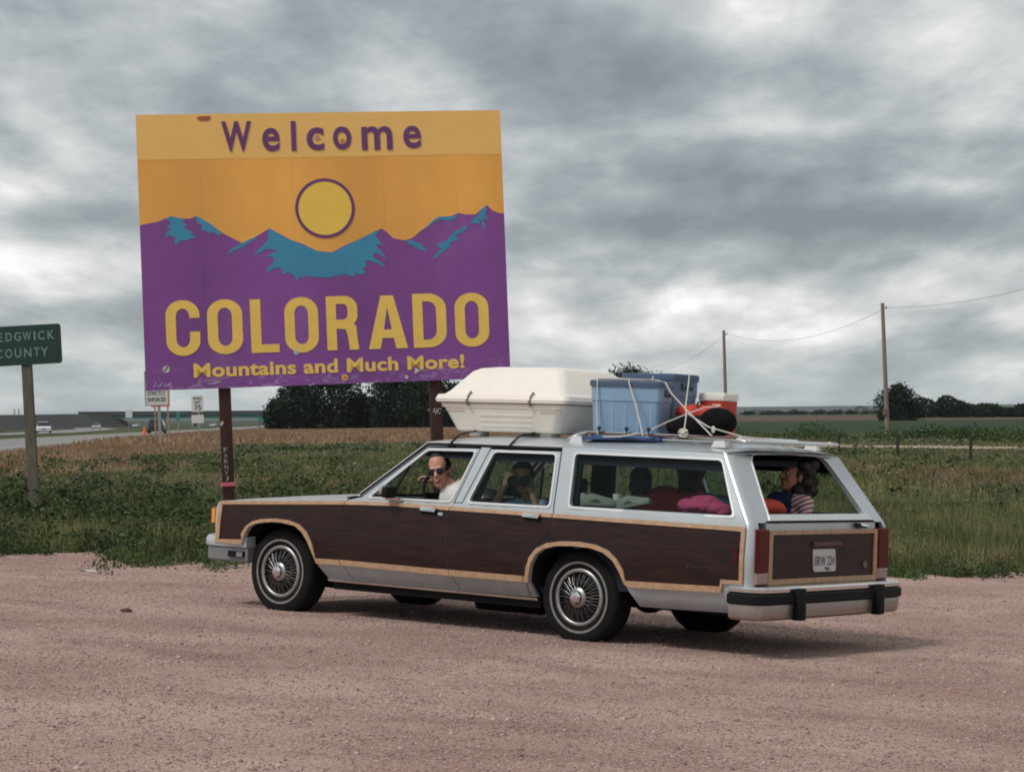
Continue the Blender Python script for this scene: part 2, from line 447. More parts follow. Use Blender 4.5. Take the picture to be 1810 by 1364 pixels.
def shell(name, loops, fn, thick, m, parent, inside=None, step=None, flip=False, back=None, smooth=True):
    if name == 'wood_trim':
        vs, tr = tess(loops, inside, step); o = None
        for v_, t_ in islands(tr, vs): o = shell_tr(name, v_, t_, fn, thick, m, parent, flip, back, smooth)
        return o
    vs, tr = tess(loops, inside, step)
    return shell_tr(name, vs, tr, fn, thick, m, parent, flip, back, smooth)
def shell_tr(name, vs, tr, fn, thick, m, parent, flip, back, smooth):
    n = len(vs); V = [fn(x, y, 0) for x, y in vs] + [fn(x, y, -thick) for x, y in vs]
    F = [t for t in tr] + [tuple(n + i for i in reversed(t)) for t in tr]
    mi = [0] * len(tr) + [1 if back else 0] * len(tr)
    cnt = {}
    for t in tr:
        for i in range(len(t)):
            a, b = t[i], t[(i + 1) % len(t)]; cnt[(a, b)] = 1
    for (a, b) in cnt:
        if (b, a) not in cnt: F.append((b, a, a + n, b + n)); mi.append(0)
    if flip: F = [tuple(reversed(f_)) for f_ in F]
    ms = [m, back] if back else m
    return mesh_obj(name, V, F, ms, parent, smooth, 30, mi=mi if back else None)

def remesh(name, b, voxel, m, parent, smooth_it=4, matrix=None, matfn=None):
    """fuses overlapping closed shapes into one continuous surface"""
    me = bpy.data.meshes.new(name); me.from_pydata(b.v, [], b.f); me.update()
    o = bpy.data.objects.new('tmp', me); COL.objects.link(o)
    md = o.modifiers.new('r', 'REMESH'); md.mode = 'VOXEL'; md.voxel_size = voxel
    if smooth_it:
        sm = o.modifiers.new('s', 'SMOOTH'); sm.iterations = smooth_it; sm.factor = 0.5
    dg = bpy.context.evaluated_depsgraph_get(); ev = o.evaluated_get(dg)
    nm = bpy.data.meshes.new_from_object(ev)
    bpy.data.objects.remove(o); bpy.data.meshes.remove(me)
    nm.name = name; nm.materials.clear()
    for mm in (m if isinstance(m, (list, tuple)) else [m]): nm.materials.append(mm)
    nm.polygons.foreach_set('use_smooth', [True] * len(nm.polygons))
    if matfn:
        for p in nm.polygons: p.material_index = matfn(p.center)
    r = bpy.data.objects.new(name, nm); COL.objects.link(r)
    if parent is not None: r.parent = parent
    return r

_glyphs = {}
def glyph(txt, bold=0.0, shear=0.0, spacing=1.0):
    """2D triangles of text in Blender's own font, scaled to a unit box: returns verts (x,y), faces, aspect"""
    key = (txt, bold, shear, spacing)
    if key in _glyphs: return _glyphs[key]
    cu = bpy.data.curves.new('t', 'FONT'); cu.body = txt; cu.size = 1.0; cu.offset = bold; cu.shear = shear; cu.space_character = spacing
    cu.resolution_u = 4
    o = bpy.data.objects.new('t', cu); COL.objects.link(o)
    dg = bpy.context.evaluated_depsgraph_get()
    me = bpy.data.meshes.new_from_object(o.evaluated_get(dg))
    v = np.array([tuple(q.co) for q in me.vertices])[:, :2]; f_ = [tuple(p.vertices) for p in me.polygons]
    bpy.data.objects.remove(o); bpy.data.curves.remove(cu); bpy.data.meshes.remove(me)
    lo, hi = v.min(0), v.max(0)
    r = ((v - lo) / (hi - lo), f_, (hi - lo)[0] / (hi - lo)[1])
    _glyphs[key] = r
    return r
def text_on(name, txt, box, fn, m, parent, bold=0.0, shear=0.0, th=0.002, spacing=1.0):
    """box (x0,y0,x1,y1); fn(x,y,h)->xyz ; letters get a real thickness th"""
    uv, fs, _ = glyph(txt, bold, shear, spacing)
    x0, y0, x1, y1 = box; o = None
    allp = [(x0 + a * (x1 - x0), y0 + b * (y1 - y0)) for a, b in uv]
    parts_ = islands([tuple(t) for t in fs], allp, True) if len(txt) > 1 else [(allp, [tuple(t) for t in fs])]
    for pts, fs_ in parts_:
        n = len(pts)
        V = [fn(x, y, th) for x, y in pts] + [fn(x, y, 0) for x, y in pts]
        F = []; cnt = {}
        for t in fs_:
            if area2([pts[i] for i in t]) < 0: t = t[::-1]
            F.append(t)
            for i in range(len(t)): cnt[(t[i], t[(i + 1) % len(t)])] = 1
        for (a, b) in cnt:
            if (b, a) not in cnt: F.append((b, a, a + n, b + n))
        o = mesh_obj('letter' if name in ('lettering', 'badge') else name, V, F, m, parent)
    return o

# ------------------------------------------------------------------ the lie of the land
CARX, CARY = 0.9922, 16.6845
SLX, SLY = -0.04194, -0.01224
def sstep(x, a, b):
    t = np.clip((x - a) / (b - a), 0, 1); return t * t * (3 - 2 * t)
def ground_z(x, y):
    x = np.asarray(x, float); y = np.asarray(y, float)
    pl = SLX * (np.clip(x, -14, 14) - CARX) + SLY * (np.clip(y, -10, 60) - CARY)
    near = 1 - sstep(y, 26, 60)
    z = pl * near
    left = 1 - sstep(x, -40, 60)
    z = z - 0.0033 * np.maximum(y - 150, 0) * left * (1 - 0.5 * sstep(y, 1000, 3000))
    z = z + 0.0 * y
    return z
def gz(x, y): return float(ground_z(x, y))
# ------------------------------------------------------------------ ground
def road_edge(y): return -23.5 - 0.085 * (np.asarray(y, float) - 104)      # right-hand edge of the near carriageway
def lot_edge(x):
    x = np.asarray(x, float)
    base = np.interp(x, [-40, -12, -5.75, -4.6, -3.6, -2.4, 1, 4.5, 6.1, 12, 40], [29, 27.6, 25.4, 24.6, 23.7, 23.9, 26.2, 27.3, 27.1, 27.6, 29])
    return base + 0.55 * np.sin(x * 2.3) + 0.55 * np.sin(x * 5.3 + 1) + 0.5 * np.sin(x * 11.7 + 2) * np.sin(x * 1.7) + 0.35 * np.sin(x * 27) + 0.9 * np.exp(-((x + 2.6) / 1.1) ** 2)
def fbm(x, y, s=1.0, seed=0):
    v = 0; a = 1; t = 0; r = np.random.default_rng(100 + seed)
    for i in range(5):
        for k in range(3):
            th = r.uniform(0, 2 * PI); ph = r.uniform(0, 6)
            v = v + a * np.sin((x * np.cos(th) + y * np.sin(th)) * s * r.uniform(.8, 1.3) * 2 ** i + ph); t += a
        a *= .6
    return v / t * 1.6
def tan_mask(x, y):
    d = x - road_edge(y) + fbm(x, y, .25, 3) * 2.0
    b1 = (d < 8.5 + (y - 70) * .03) & (y > 58)
    b2 = (y > 118 + fbm(x, y, .1, 4) * 14) & (x < 8) & (y < 420)
    return (b1 | b2) & (d > -1)

def fast_mesh(name, V, F, m, parent=None, kind=None, smooth=False):
    me = bpy.data.meshes.new(name); V = np.asarray(V, np.float32); F = np.asarray(F, np.int32); k = F.shape[1]
    me.vertices.add(len(V)); me.vertices.foreach_set('co', V.ravel())
    me.loops.add(F.size); me.loops.foreach_set('vertex_index', F.ravel())
    me.polygons.add(len(F)); me.polygons.foreach_set('loop_start', np.arange(0, F.size, k, dtype=np.int32))
    me.update(calc_edges=True)
    if smooth: me.polygons.foreach_set('use_smooth', np.ones(len(F), bool))
    me.materials.append(m)
    o = bpy.data.objects.new(name, me); COL.objects.link(o)
    if parent is not None: o.parent = parent
    if kind: o['kind'] = kind
    return o
def grid_mesh(name, X, Y, Z, m, kind='structure'):
    r, c = X.shape; V = np.stack([X, Y, Z], -1).reshape(-1, 3)
    i = np.arange(r - 1)[:, None] * c + np.arange(c - 1)[None, :]; i = i.ravel()
    return fast_mesh(name, V, np.stack([i, i + 1, i + c + 1, i + c], 1), m, kind=kind, smooth=True)

def groundmat():
    m = bpy.data.materials.new('field_ground'); m.use_nodes = True
    N = NT(m.node_tree); b = N.n['Principled BSDF']
    pos = N.node('ShaderNodeNewGeometry').outputs['Position']
    sp = N.node('ShaderNodeSeparateXYZ'); N.link(pos, sp.inputs[0]); x, y, z = sp.outputs
    nz = N.noise(pos, 0.5, 8, 0.65); nb = N.noise(N.scale(pos, 0.03, 0.012, 1), 1.0, 5, 0.6)
    nf = N.noise(N.scale(pos, 0.25, 0.07, 1), 1.0, 6, 0.65)
    yw = N.math('ADD', y, N.math('MULTIPLY', N.math('SUBTRACT', nb, .5), 60))
    green = N.mix(N.ramp(nz, 0.35, 0.65), (0.035, 0.052, 0.020), (0.12, 0.125, 0.055))
    dry = N.mix(N.ramp(nf, 0.3, 0.7), (0.20, 0.125, 0.075), (0.34, 0.23, 0.16))
    field = N.mix(N.ramp(nf, 0.3, 0.7), (0.028, 0.048, 0.026), (0.045, 0.065, 0.035))
    stubble = N.mix(N.ramp(nf, 0.3, 0.7), (0.085, 0.062, 0.042), (0.15, 0.105, 0.075))
    faraway = N.mix(N.ramp(nf, 0.3, 0.7), (0.045, 0.062, 0.04), (0.08, 0.085, 0.055))
    # right-hand side: verge, green crop from 160 m, bare ploughed strip from 430 m
    r = N.mix(N.ramp(yw, 150, 175), green, field)
    r = N.mix(N.ramp(yw, 400, 500), r, stubble)
    r = N.mix(N.ramp(yw, 800, 1000), r, faraway)
    # left: dry grass along the road and beyond the weeds
    d = N.math('SUBTRACT', x, N.math('ADD', -23.5, N.math('MULTIPLY', N.math('SUBTRACT', y, 104), -0.085)))
    dn = N.math('ADD', d, N.math('MULTIPLY', N.math('SUBTRACT', nz, .5), 6))
    b1 = N.math('MULTIPLY', N.ramp(dn, 7, 11, 1, 0), N.ramp(y, 55, 65))
    b2 = N.math('MULTIPLY', N.ramp(N.math('ADD', y, N.math('MULTIPLY', nb, 30)), 128, 142), N.ramp(y, 380, 440, 1, 0))
    tm = N.math('MULTIPLY', N.math('MAXIMUM', b1, b2), N.math('GREATER_THAN', d, -0.5))
    l = N.mix(tm, green, dry)
    l = N.mix(N.ramp(yw, 450, 600), l, faraway)
    xs = N.ramp(N.math('SUBTRACT', x, N.math('MULTIPLY', y, 0.03)), 2, 10)
    N.link(N.mix(xs, l, r), b.inputs['Base Color'])
    b.inputs['Roughness'].default_value = 0.95; b.inputs['Specular IOR Level'].default_value = 0.1
    bn = N.node('ShaderNodeBump'); bn.inputs['Strength'].default_value = 0.8; bn.inputs['Distance'].default_value = 0.15
    N.link(N.noise(pos, 2.0, 6, 0.7), bn.inputs['Height']); N.link(bn.outputs[0], b.inputs['Normal'])
    return m

def gravelmat():
    m = bpy.data.materials.new('pink_gravel'); m.use_nodes = True
    N = NT(m.node_tree); b = N.n['Principled BSDF']
    pos = N.node('ShaderNodeNewGeometry').outputs['Position']
    c = N.mix(N.ramp(N.noise(pos, 0.55, 6, 0.6, 0.4), 0.34, 0.66), (0.375, 0.236, 0.198), (0.505, 0.348, 0.296))
    # wheel-worn streaks running across the lot
    s = N.noise(N.scale(pos, 0.22, 1.3, 1), 1.2, 6, 0.6, 0.5)
    c = N.mix(N.math('MULTIPLY', N.ramp(s, 0.50, 0.68), 0.42), c, (0.275, 0.17, 0.14))
    s2 = N.noise(N.scale(pos, 0.5, 2.2, 1), 2.5, 7, 0.7, 0.3)
    c = N.mix(N.math('MULTIPLY', N.ramp(s2, 0.58, 0.72), 0.55), c, (0.19, 0.11, 0.088))
    c = N.mix(N.math('MULTIPLY', N.ramp(N.noise(pos, 0.9, 4, 0.6), 0.56, 0.72), 0.35), c, (0.50, 0.37, 0.31))
    # arcs left by turning wheels
    sp2 = N.node('ShaderNodeSeparateXYZ'); N.link(pos, sp2.inputs[0]); wob = N.math('MULTIPLY', N.math('SUBTRACT', N.noise(pos, 0.6, 3, .5), .5), 1.0)
    brk = N.ramp(N.noise(pos, 1.1, 5, 0.65), 0.38, 0.62)
    for (ax_, ay_, R_) in ((9.0, 30.0, 19.5), (9.0, 30.0, 21.1), (-14, 2, 17.0), (-14, 2, 18.6), (3, 60, 44.5), (3, 60, 46.2)):
        ddx = N.math('SUBTRACT', sp2.outputs[0], ax_); ddy = N.math('SUBTRACT', sp2.outputs[1], ay_)
        rr_ = N.math('SQRT', N.math('ADD', N.math('MULTIPLY', ddx, ddx), N.math('MULTIPLY', ddy, ddy)))
        q_ = N.math('ABSOLUTE', N.math('ADD', N.math('SUBTRACT', rr_, R_), wob))
        c = N.mix(N.math('MULTIPLY', N.math('MULTIPLY', N.ramp(q_, 0.05, 0.38, 1, 0), brk), 0.42), c, (0.25, 0.145, 0.118))
    # single stones
    v = N.node('ShaderNodeTexVoronoi'); v.inputs['Scale'].default_value = 62; N.link(pos, v.inputs['Vector'])
    sepc = N.node('ShaderNodeSeparateColor'); N.link(v.outputs['Color'], sepc.inputs[0])
    c = N.mix(N.math('MULTIPLY', N.ramp(sepc.outputs[0], 0.0, 0.18, 1, 0), 0.75), c, (0.13, 0.075, 0.065))
    c = N.mix(N.math('MULTIPLY', N.ramp(sepc.outputs[1], 0.85, 1.0), 0.6), c, (0.60, 0.50, 0.44))
    fine = N.noise(pos, 90, 4, 0.75)
    k = N.ramp(fine, 0.3, 0.7, 0.66, 1.34, False); cc = N.node('ShaderNodeCombineXYZ')
    for i in range(3): N.link(k, cc.inputs[i])
    N.link(N.mix(1.0, c, cc.outputs[0], 'MULTIPLY'), b.inputs['Base Color'])
    b.inputs['Roughness'].default_value = 0.95; b.inputs['Specular IOR Level'].default_value = 0.15
    bn = N.node('ShaderNodeBump'); bn.inputs['Strength'].default_value = 1.0; bn.inputs['Distance'].default_value = 0.012
    h = N.math('ADD', N.math('MULTIPLY', v.outputs['Distance'], -0.8), N.math('ADD', N.noise(pos, 40, 5, 0.7), N.math('MULTIPLY', N.noise(pos, 4, 4, 0.6), 1.5)))
    N.link(h, bn.inputs['Height']); N.link(bn.outputs[0], b.inputs['Normal'])
    return m

ys = np.concatenate([np.linspace(-80, 10, 10)[:-1], np.linspace(10, 70, 61)[:-1], np.geomspace(70, 13000, 150)])
ts = np.linspace(-1, 1, 161)
Yg = np.repeat(ys[:, None], 161, 1); Xg = ts[None, :] * (70 + 1.1 * np.abs(Yg))
grid_mesh('ground', Xg, Yg, ground_z(Xg, Yg), groundmat())
xs = np.linspace(-34, 34, 260); t = np.linspace(0, 1, 180) ** .8
Xl = np.repeat(xs[None, :], 180, 0); Yl = -15 + t[:, None] * (lot_edge(xs)[None, :] + 15)
Zl = ground_z(Xl, Yl) + 0.03 + 0.012 * fbm(Xl, Yl, 1.3, 8) * (np.hypot(Xl + .2, Yl - 17.6) > 3.2) - 0.035 * sstep(Yl - lot_edge(Xl), -.6, 0)
grid_mesh('gravel_lot', Xl, Yl, Zl, gravelmat())

def strip(name, pts, hw, lift, m, kind='structure', off=0.0):
    pts = np.array(pts, float)
    tt = np.linspace(0, 1, 90); cum = np.r_[0, np.cumsum(np.hypot(*np.diff(pts, axis=0).T))]; cum /= cum[-1]
    px = np.interp(tt, cum, pts[:, 0]); py = np.interp(tt, cum, pts[:, 1])
    k = np.ones(9) / 9
    dx = np.gradient(px); dy = np.gradient(py); L = np.hypot(dx, dy); nx, ny = dy / L, -dx / L
    X = np.stack([px + nx * (off - hw), px + nx * (off + hw)], 1); Y = np.stack([py + ny * (off - hw), py + ny * (off + hw)], 1)
    return grid_mesh(name, X, Y, ground_z(X, Y) + lift, m, kind)
asph = mat('worn_asphalt', (0.225, 0.215, 0.205), 0.9, var=0.12, vscale=0.4)
mark_w = mat('white_road_paint', (0.55, 0.55, 0.53), 0.7); mark_y = mat('yellow_road_paint', (0.5, 0.33, 0.06), 0.7)
r1 = [(-28 - 0.085 * (y - 104), y) for y in (-40, 20, 104, 300, 600, 1000, 1500, 3000)]
strip('road', r1, 4.7, 0.10, asph)
strip('road_marking', r1, 0.09, 0.125, mark_w, off=3.4)
strip('road_marking', r1, 0.09, 0.125, mark_y, off=-3.9)
r2 = [(-38, -20), (-47, 104), (-62.2, 300), (-91.6, 500), (-190, 1000), (-330, 1500)]
strip('road', r2, 4.7, 0.10, asph)
strip('dirt_track', [(-30, 150), (0, 118), (14.7, 107), (22, 97), (60, 70)], 2.6, 0.07, mat('track_dirt', (0.36, 0.27, 0.20), 0.95, var=0.12, vscale=0.8))

# ------------------------------------------------------------------ vegetation
G_leaf = foliage('weed_leaves', (0.018, 0.042, 0.018), (0.062, 0.100, 0.030), (0.13, 0.155, 0.055), 0.7)
G_grass = foliage('green_grass', (0.070, 0.100, 0.032), (0.20, 0.20, 0.082), (0.30, 0.25, 0.13), 0.30)
G_dry = foliage('dry_grass', (0.30, 0.18, 0.115), (0.37, 0.255, 0.165), (0.18, 0.16, 0.08), 0.12)
G_seed = foliage('pale_seed_heads', (0.20, 0.19, 0.12), (0.26, 0.23, 0.15), (0.32, 0.27, 0.2), 0.3)
G_tree = foliage('tree_leaves', (0.010, 0.020, 0.010), (0.020, 0.034, 0.014), (0.032, 0.046, 0.018), 0.5, sss=0.12)

def sample(n, y0, y1, margin=2.5, k=0.235):
    y = y0 + (y1 - y0) * np.sqrt(npr.uniform((y0 / y1) ** 2, 1, n)) if False else np.sqrt(npr.uniform(y0 ** 2, y1 ** 2, n))
    x = npr.uniform(-1, 1, n) * (k * y + margin)
    return x, y
def blade_arrays(x, y, h, wd, lean=0.35, z=None):
    n = len(x); z = ground_z(x, y) if z is None else z
    th = npr.uniform(0, 2 * PI, n); ph = npr.uniform(0, 2 * PI, n); ln = npr.uniform(0, lean, n) * h
    bx, by = np.cos(th) * wd / 2, np.sin(th) * wd / 2; lx, ly = np.cos(ph) * ln, np.sin(ph) * ln
    V = np.empty((n, 5, 3))
    V[:, 0] = np.stack([x - bx, y - by, z - .02], 1); V[:, 1] = np.stack([x + bx, y + by, z - .02], 1)
    V[:, 2] = np.stack([x + bx * .8 + lx * .35, y + by * .8 + ly * .35, z + h * .55], 1); V[:, 3] = np.stack([x - bx * .8 + lx * .35, y - by * .8 + ly * .35, z + h * .55], 1)
    V[:, 4] = np.stack([x + lx, y + ly, z + h * (1 - .3 * ln / h)], 1)
    b = np.arange(n)[:, None] * 5
    F = np.concatenate([b + [[0, 1, 2]], b + [[0, 2, 3]], b + [[3, 2, 4]]], 0)
    return V.reshape(-1, 3), F
def leaves_arrays(px, py, pz, size):
    n = len(px); a = npr.normal(size=(n, 3)); a[:, 2] = np.abs(a[:, 2]) * .6; a /= np.linalg.norm(a, axis=1)[:, None]
    r = npr.normal(size=(n, 3)); b = np.cross(a, r); b /= np.linalg.norm(b, axis=1)[:, None]
    s = (size * npr.uniform(.6, 1.3, n))[:, None] if np.ndim(size) else size * npr.uniform(.6, 1.3, n)[:, None]
    c = np.stack([px, py, pz], 1)
    V = np.empty((n, 4, 3)); V[:, 0] = c; V[:, 1] = c + a * s * .5 + b * s * .3; V[:, 2] = c + a * s; V[:, 3] = c + a * s * .5 - b * s * .3
    i = np.arange(n)[:, None] * 4
    return V.reshape(-1, 3), np.concatenate([i + [[0, 1, 2]], i + [[0, 2, 3]]], 0)
def plants(x, y, h, rad, nl, size):
    n = len(x); z = ground_z(x, y)
    X = np.repeat(x, nl); Y = np.repeat(y, nl); H = np.repeat(h, nl); R_ = np.repeat(rad, nl)
    th = npr.uniform(0, 2 * PI, n * nl); u = npr.uniform(0, 1, n * nl) ** .5; v = npr.uniform(0.02, 1, n * nl)
    rr = R_ * u * np.sqrt(1.05 - v ** 2)
    px, py = X + np.cos(th) * rr, Y + np.sin(th) * rr
    return leaves_arrays(px, py, np.repeat(z, nl) + H * v, np.repeat(size, nl))

cloverx = lambda x, y: fbm(x, y, .55, 1)
def off_lot(x, y, pad=0.0): return y > lot_edge(x) + pad
def track_y(x): return np.interp(x, [-30, 0, 14.7, 22, 60], [150, 118, 107, 97, 70])
def clear(x, y): return ((x - road_edge(y)) > 0.3) & ~(((y - track_y(x)) < 4.2) & ((y - track_y(x)) > -7.5) & (x > 5))

# leafy weeds
parts = []
x, y = sample(4600, 23, 42); k = off_lot(x, y, .1) & (npr.uniform(size=len(x)) < .42 + .6 * fbm(x, y, .5, 1) + .35 * (x < -1) - .12 * (x > 3)); x, y = x[k], y[k]
hh = (.30 + .16 * fbm(x, y, .6, 2)) * npr.uniform(.6, 1.25, len(x)) + np.where(x < -1, .10, -.04); hh = np.clip(hh * (0.5 + .5 * sstep(y - lot_edge(x), 0, 1.0)) * (.62 + 1.1 * np.clip(fbm(x, y, 1.5, 31), -.3, 1)) * (1 + .25 * (x < 0)), .07, .85)
parts.append(plants(x, y, hh, .22 + .25 * hh, 62, np.full(len(x), .062)))
x, y = sample(2000, 41, 78); k = clear(x, y) & (npr.uniform(size=len(x)) < .32 + .8 * fbm(x, y, .3, 1)); x, y = x[k], y[k]
hh = (.24 + .30 * fbm(x, y, .55, 2)) * npr.uniform(.6, 1.3, len(x)); hh = np.clip(hh, .08, .6)
parts.append(plants(x, y, hh, .35 + .4 * hh, 40, np.full(len(x), .11)))
x, y = sample(2200, 78, 160, 4); k = clear(x, y) & ~tan_mask(x, y) & (npr.uniform(size=len(x)) < .10 + .7 * fbm(x, y, .12, 1)); x, y = x[k], y[k]
for bx, by, rx in ((20.8, 122, 1.6), (22.5, 120, 1.2), (26.2, 118, 2.4), (24.4, 121, 1.2), (12.5, 135, 2.0), (17.5, 132, 1.6)):
    x = np.r_[x, npr.normal(bx, rx * .6, 26)]; y = np.r_[y, npr.normal(by, 1.6, 26)]
bush = np.maximum.reduce([np.exp(-((x - bx) / rx) ** 2 - ((y - by) / 4.0) ** 2) for bx, by, rx in ((20.8, 122, 1.6), (22.5, 120, 1.2), (26.2, 118, 2.4), (24.4, 121, 1.2), (12.5, 135, 2.0), (17.5, 132, 1.6))])
hh = np.clip(.14 + .12 * fbm(x, y, .15, 2) + .75 * bush, .06, 1.1) * npr.uniform(.6, 1.3, len(x))
parts.append(plants(x, y, hh, .8 + .8 * hh, 70, np.full(len(x), .14)))
def join(parts):
    V = []; F = []; k = 0
    for v, f_ in parts: V.append(v); F.append(f_ + k); k += len(v)
    return np.concatenate(V), np.concatenate(F)
o = fast_mesh('weeds', *join(parts), G_leaf, kind='stuff'); tag(o, 'dark green leafy weeds growing along the edge of the gravel')
G_sage = foliage('sage_weed_leaves', (0.095, 0.12, 0.062), (0.175, 0.185, 0.10), (0.26, 0.235, 0.15), 0.5)
parts = []
for (n_, y0_, y1_, sz_, nl_, hm_) in ((1500, 25, 45, .034, 90, .30), (1700, 44, 85, .075, 60, .26), (1500, 84, 150, .15, 40, .24)):
    x, y = sample(n_, y0_, y1_); k = off_lot(x, y, .25) & clear(x, y) & ~tan_mask(x, y) & (npr.uniform(size=len(x)) < .45 + .9 * fbm(x, y, .28, 41) + .15 * (x > 2)); x, y = x[k], y[k]
    hh = npr.uniform(.6, 1.3, len(x)) * hm_; parts.append(plants(x, y, hh, .25 + hh * (1 if y0_ < 40 else 2.2), nl_, np.full(len(x), sz_)))
V_ = np.concatenate([p[0] for p in parts]); k_ = 0; F_ = []
for p in parts: F_.append(p[1] + k_); k_ += len(p[0])
o = fast_mesh('weeds_sage', V_, np.concatenate(F_), G_sage, kind='stuff'); tag(o, 'soft grey-green weeds mixed through the roadside grass')
# tufts on the edge of the gravel
n = 1500; x = npr.uniform(-9, 9, n); y = lot_edge(x) - np.abs(npr.normal(0, .5, n)) * np.where((x > -5) & (x < -1.5), 1.5, 1.0); k = fbm(x, y, 2.2, 6) > .0; x, y = x[k], y[k]
hh = npr.uniform(.05, .17, len(x)) * (1 + .9 * (npr.uniform(size=len(x)) < .18)); o = fast_mesh('ground_cover', *plants(x, y, hh, hh * 1.4, 30, np.full(len(x), .035)), G_leaf, kind='stuff'); tag(o, 'small low green tufts on the rim of the gravel')

# grass
parts = []
x, y = sample(150000, 23, 44); k = off_lot(x, y); x, y = x[k], y[k]
parts.append(blade_arrays(x, y, npr.uniform(.14, .42, len(x)) * (0.45 + .55 * sstep(y - lot_edge(x), 0, 1.5)) * (1 + .3 * fbm(x, y, .4, 5)), npr.uniform(.008, .016, len(x))))
x, y = sample(150000, 43, 85); k = clear(x, y) & ~tan_mask(x, y); x, y = x[k], y[k]
parts.append(blade_arrays(x, y, npr.uniform(.12, .32, len(x)) * (1 + .3 * fbm(x, y, .2, 5)), npr.uniform(.02, .035, len(x))))
x, y = sample(70000, 84, 170, 4); k = clear(x, y) & ~tan_mask(x, y); x, y = x[k], y[k]
parts.append(blade_arrays(x, y, npr.uniform(.08, .22, len(x)), npr.uniform(.06, .1, len(x))))
o = fast_mesh('grass', *join(parts), G_grass, kind='stuff'); tag(o, 'long green roadside grass around the sign')
parts = []
x, y = sample(60000, 58, 130, 4); k = clear(x, y) & tan_mask(x, y); x, y = x[k], y[k]
parts.append(blade_arrays(x, y, npr.uniform(.12, .32, len(x)), npr.uniform(.03, .05, len(x))))
x, y = sample(120000, 128, 330, 4); k = clear(x, y) & tan_mask(x, y); x, y = x[k], y[k]
parts.append(blade_arrays(x, y, npr.uniform(.15, .45, len(x)), npr.uniform(.09, .18, len(x))))
x, y = sample(90000, 26, 70); k = off_lot(x, y, .2) & (fbm(x, y, .33, 21) + .25 * (x > 3) > .33); x, y = x[k], y[k]
parts.append(blade_arrays(x, y, npr.uniform(.12, .36, len(x)), npr.uniform(.010, .02, len(x)) * y / 30))
o = fast_mesh('dry_grass', *join(parts), G_dry, kind='stuff'); tag(o, 'tan dry grass between the weeds and the highway')
# seed heads: thin stems with a pale tuft
parts = []
for (n, y0, y1, wd, sz, hs) in ((5000, 25, 48, .006, .035, .42), (7000, 48, 100, .015, .07, .32)):
    x, y = sample(n, y0, y1); k = off_lot(x, y, .8) & clear(x, y) & (fbm(x, y, .35, 9) > .05); x, y = x[k], y[k]
    h_ = npr.uniform(.7, 1.25, len(x)) * hs
    parts.append(blade_arrays(x, y, h_, np.full(len(x), wd), .2))
    parts.append(leaves_arrays(x, y, ground_z(x, y) + h_ * .9, np.full(len(x), sz)))
o = fast_mesh('seed_heads', *join(parts), G_seed, kind='stuff'); tag(o, 'pale seeding grass stalks standing above the weeds')
# loose stones on the lot
n = 110000; y = npr.uniform(8.2, 24, n) ** 1.0; x = npr.uniform(-1, 1, n) * (.24 * y + 1); k = (y < lot_edge(x) - .1); x, y = x[k], y[k]; n = len(x)
r_ = npr.uniform(.0025, .008, n) * (1 + npr.uniform(.6, 1.8, n) * (npr.uniform(size=n) < .035)); oc = np.array([(1, 0, 0), (0, 1, 0), (-1, 0, 0), (0, -1, 0), (0, 0, .8), (0, 0, -.5)], float)
V = oc[None] * r_[:, None, None] * npr.uniform(.6, 1.35, (n, 6, 1)); ca, sa = np.cos(y * 999), np.sin(y * 999)
V = np.stack([V[..., 0] * ca[:, None] - V[..., 1] * sa[:, None], V[..., 0] * sa[:, None] + V[..., 1] * ca[:, None], V[..., 2]], -1)
zl = ground_z(x, y) + .031 + 0.012 * fbm(x, y, 1.3, 8) * (np.hypot(x + .2, y - 17.6) > 3.2)
V += np.stack([x, y, zl], -1)[:, None]
tri = np.array([(0, 1, 4), (1, 2, 4), (2, 3, 4), (3, 0, 4), (1, 0, 5), (2, 1, 5), (3, 2, 5), (0, 3, 5)])
pm = bpy.data.materials.new('loose_stones'); pm.use_nodes = True; N = NT(pm.node_tree); bb = N.n['Principled BSDF']
rp = N.node('ShaderNodeNewGeometry').outputs['Random Per Island']; vr = N.node('ShaderNodeValToRGB'); N.link(rp, vr.inputs[0])
vr.color_ramp.elements[0].color = (.22, .14, .115, 1); vr.color_ramp.elements[1].color = (.52, .42, .37, 1); q = vr.color_ramp.elements.new(.5); q.color = (.36, .25, .215, 1)
N.link(vr.outputs[0], bb.inputs['Base Color']); bb.inputs['Roughness'].default_value = .9
o = fast_mesh('gravel', V.reshape(-1, 3), (np.arange(n)[:, None, None] * 6 + tri[None]).reshape(-1, 3), pm, kind='stuff'); tag(o, 'loose small stones strewn over the gravel lot')

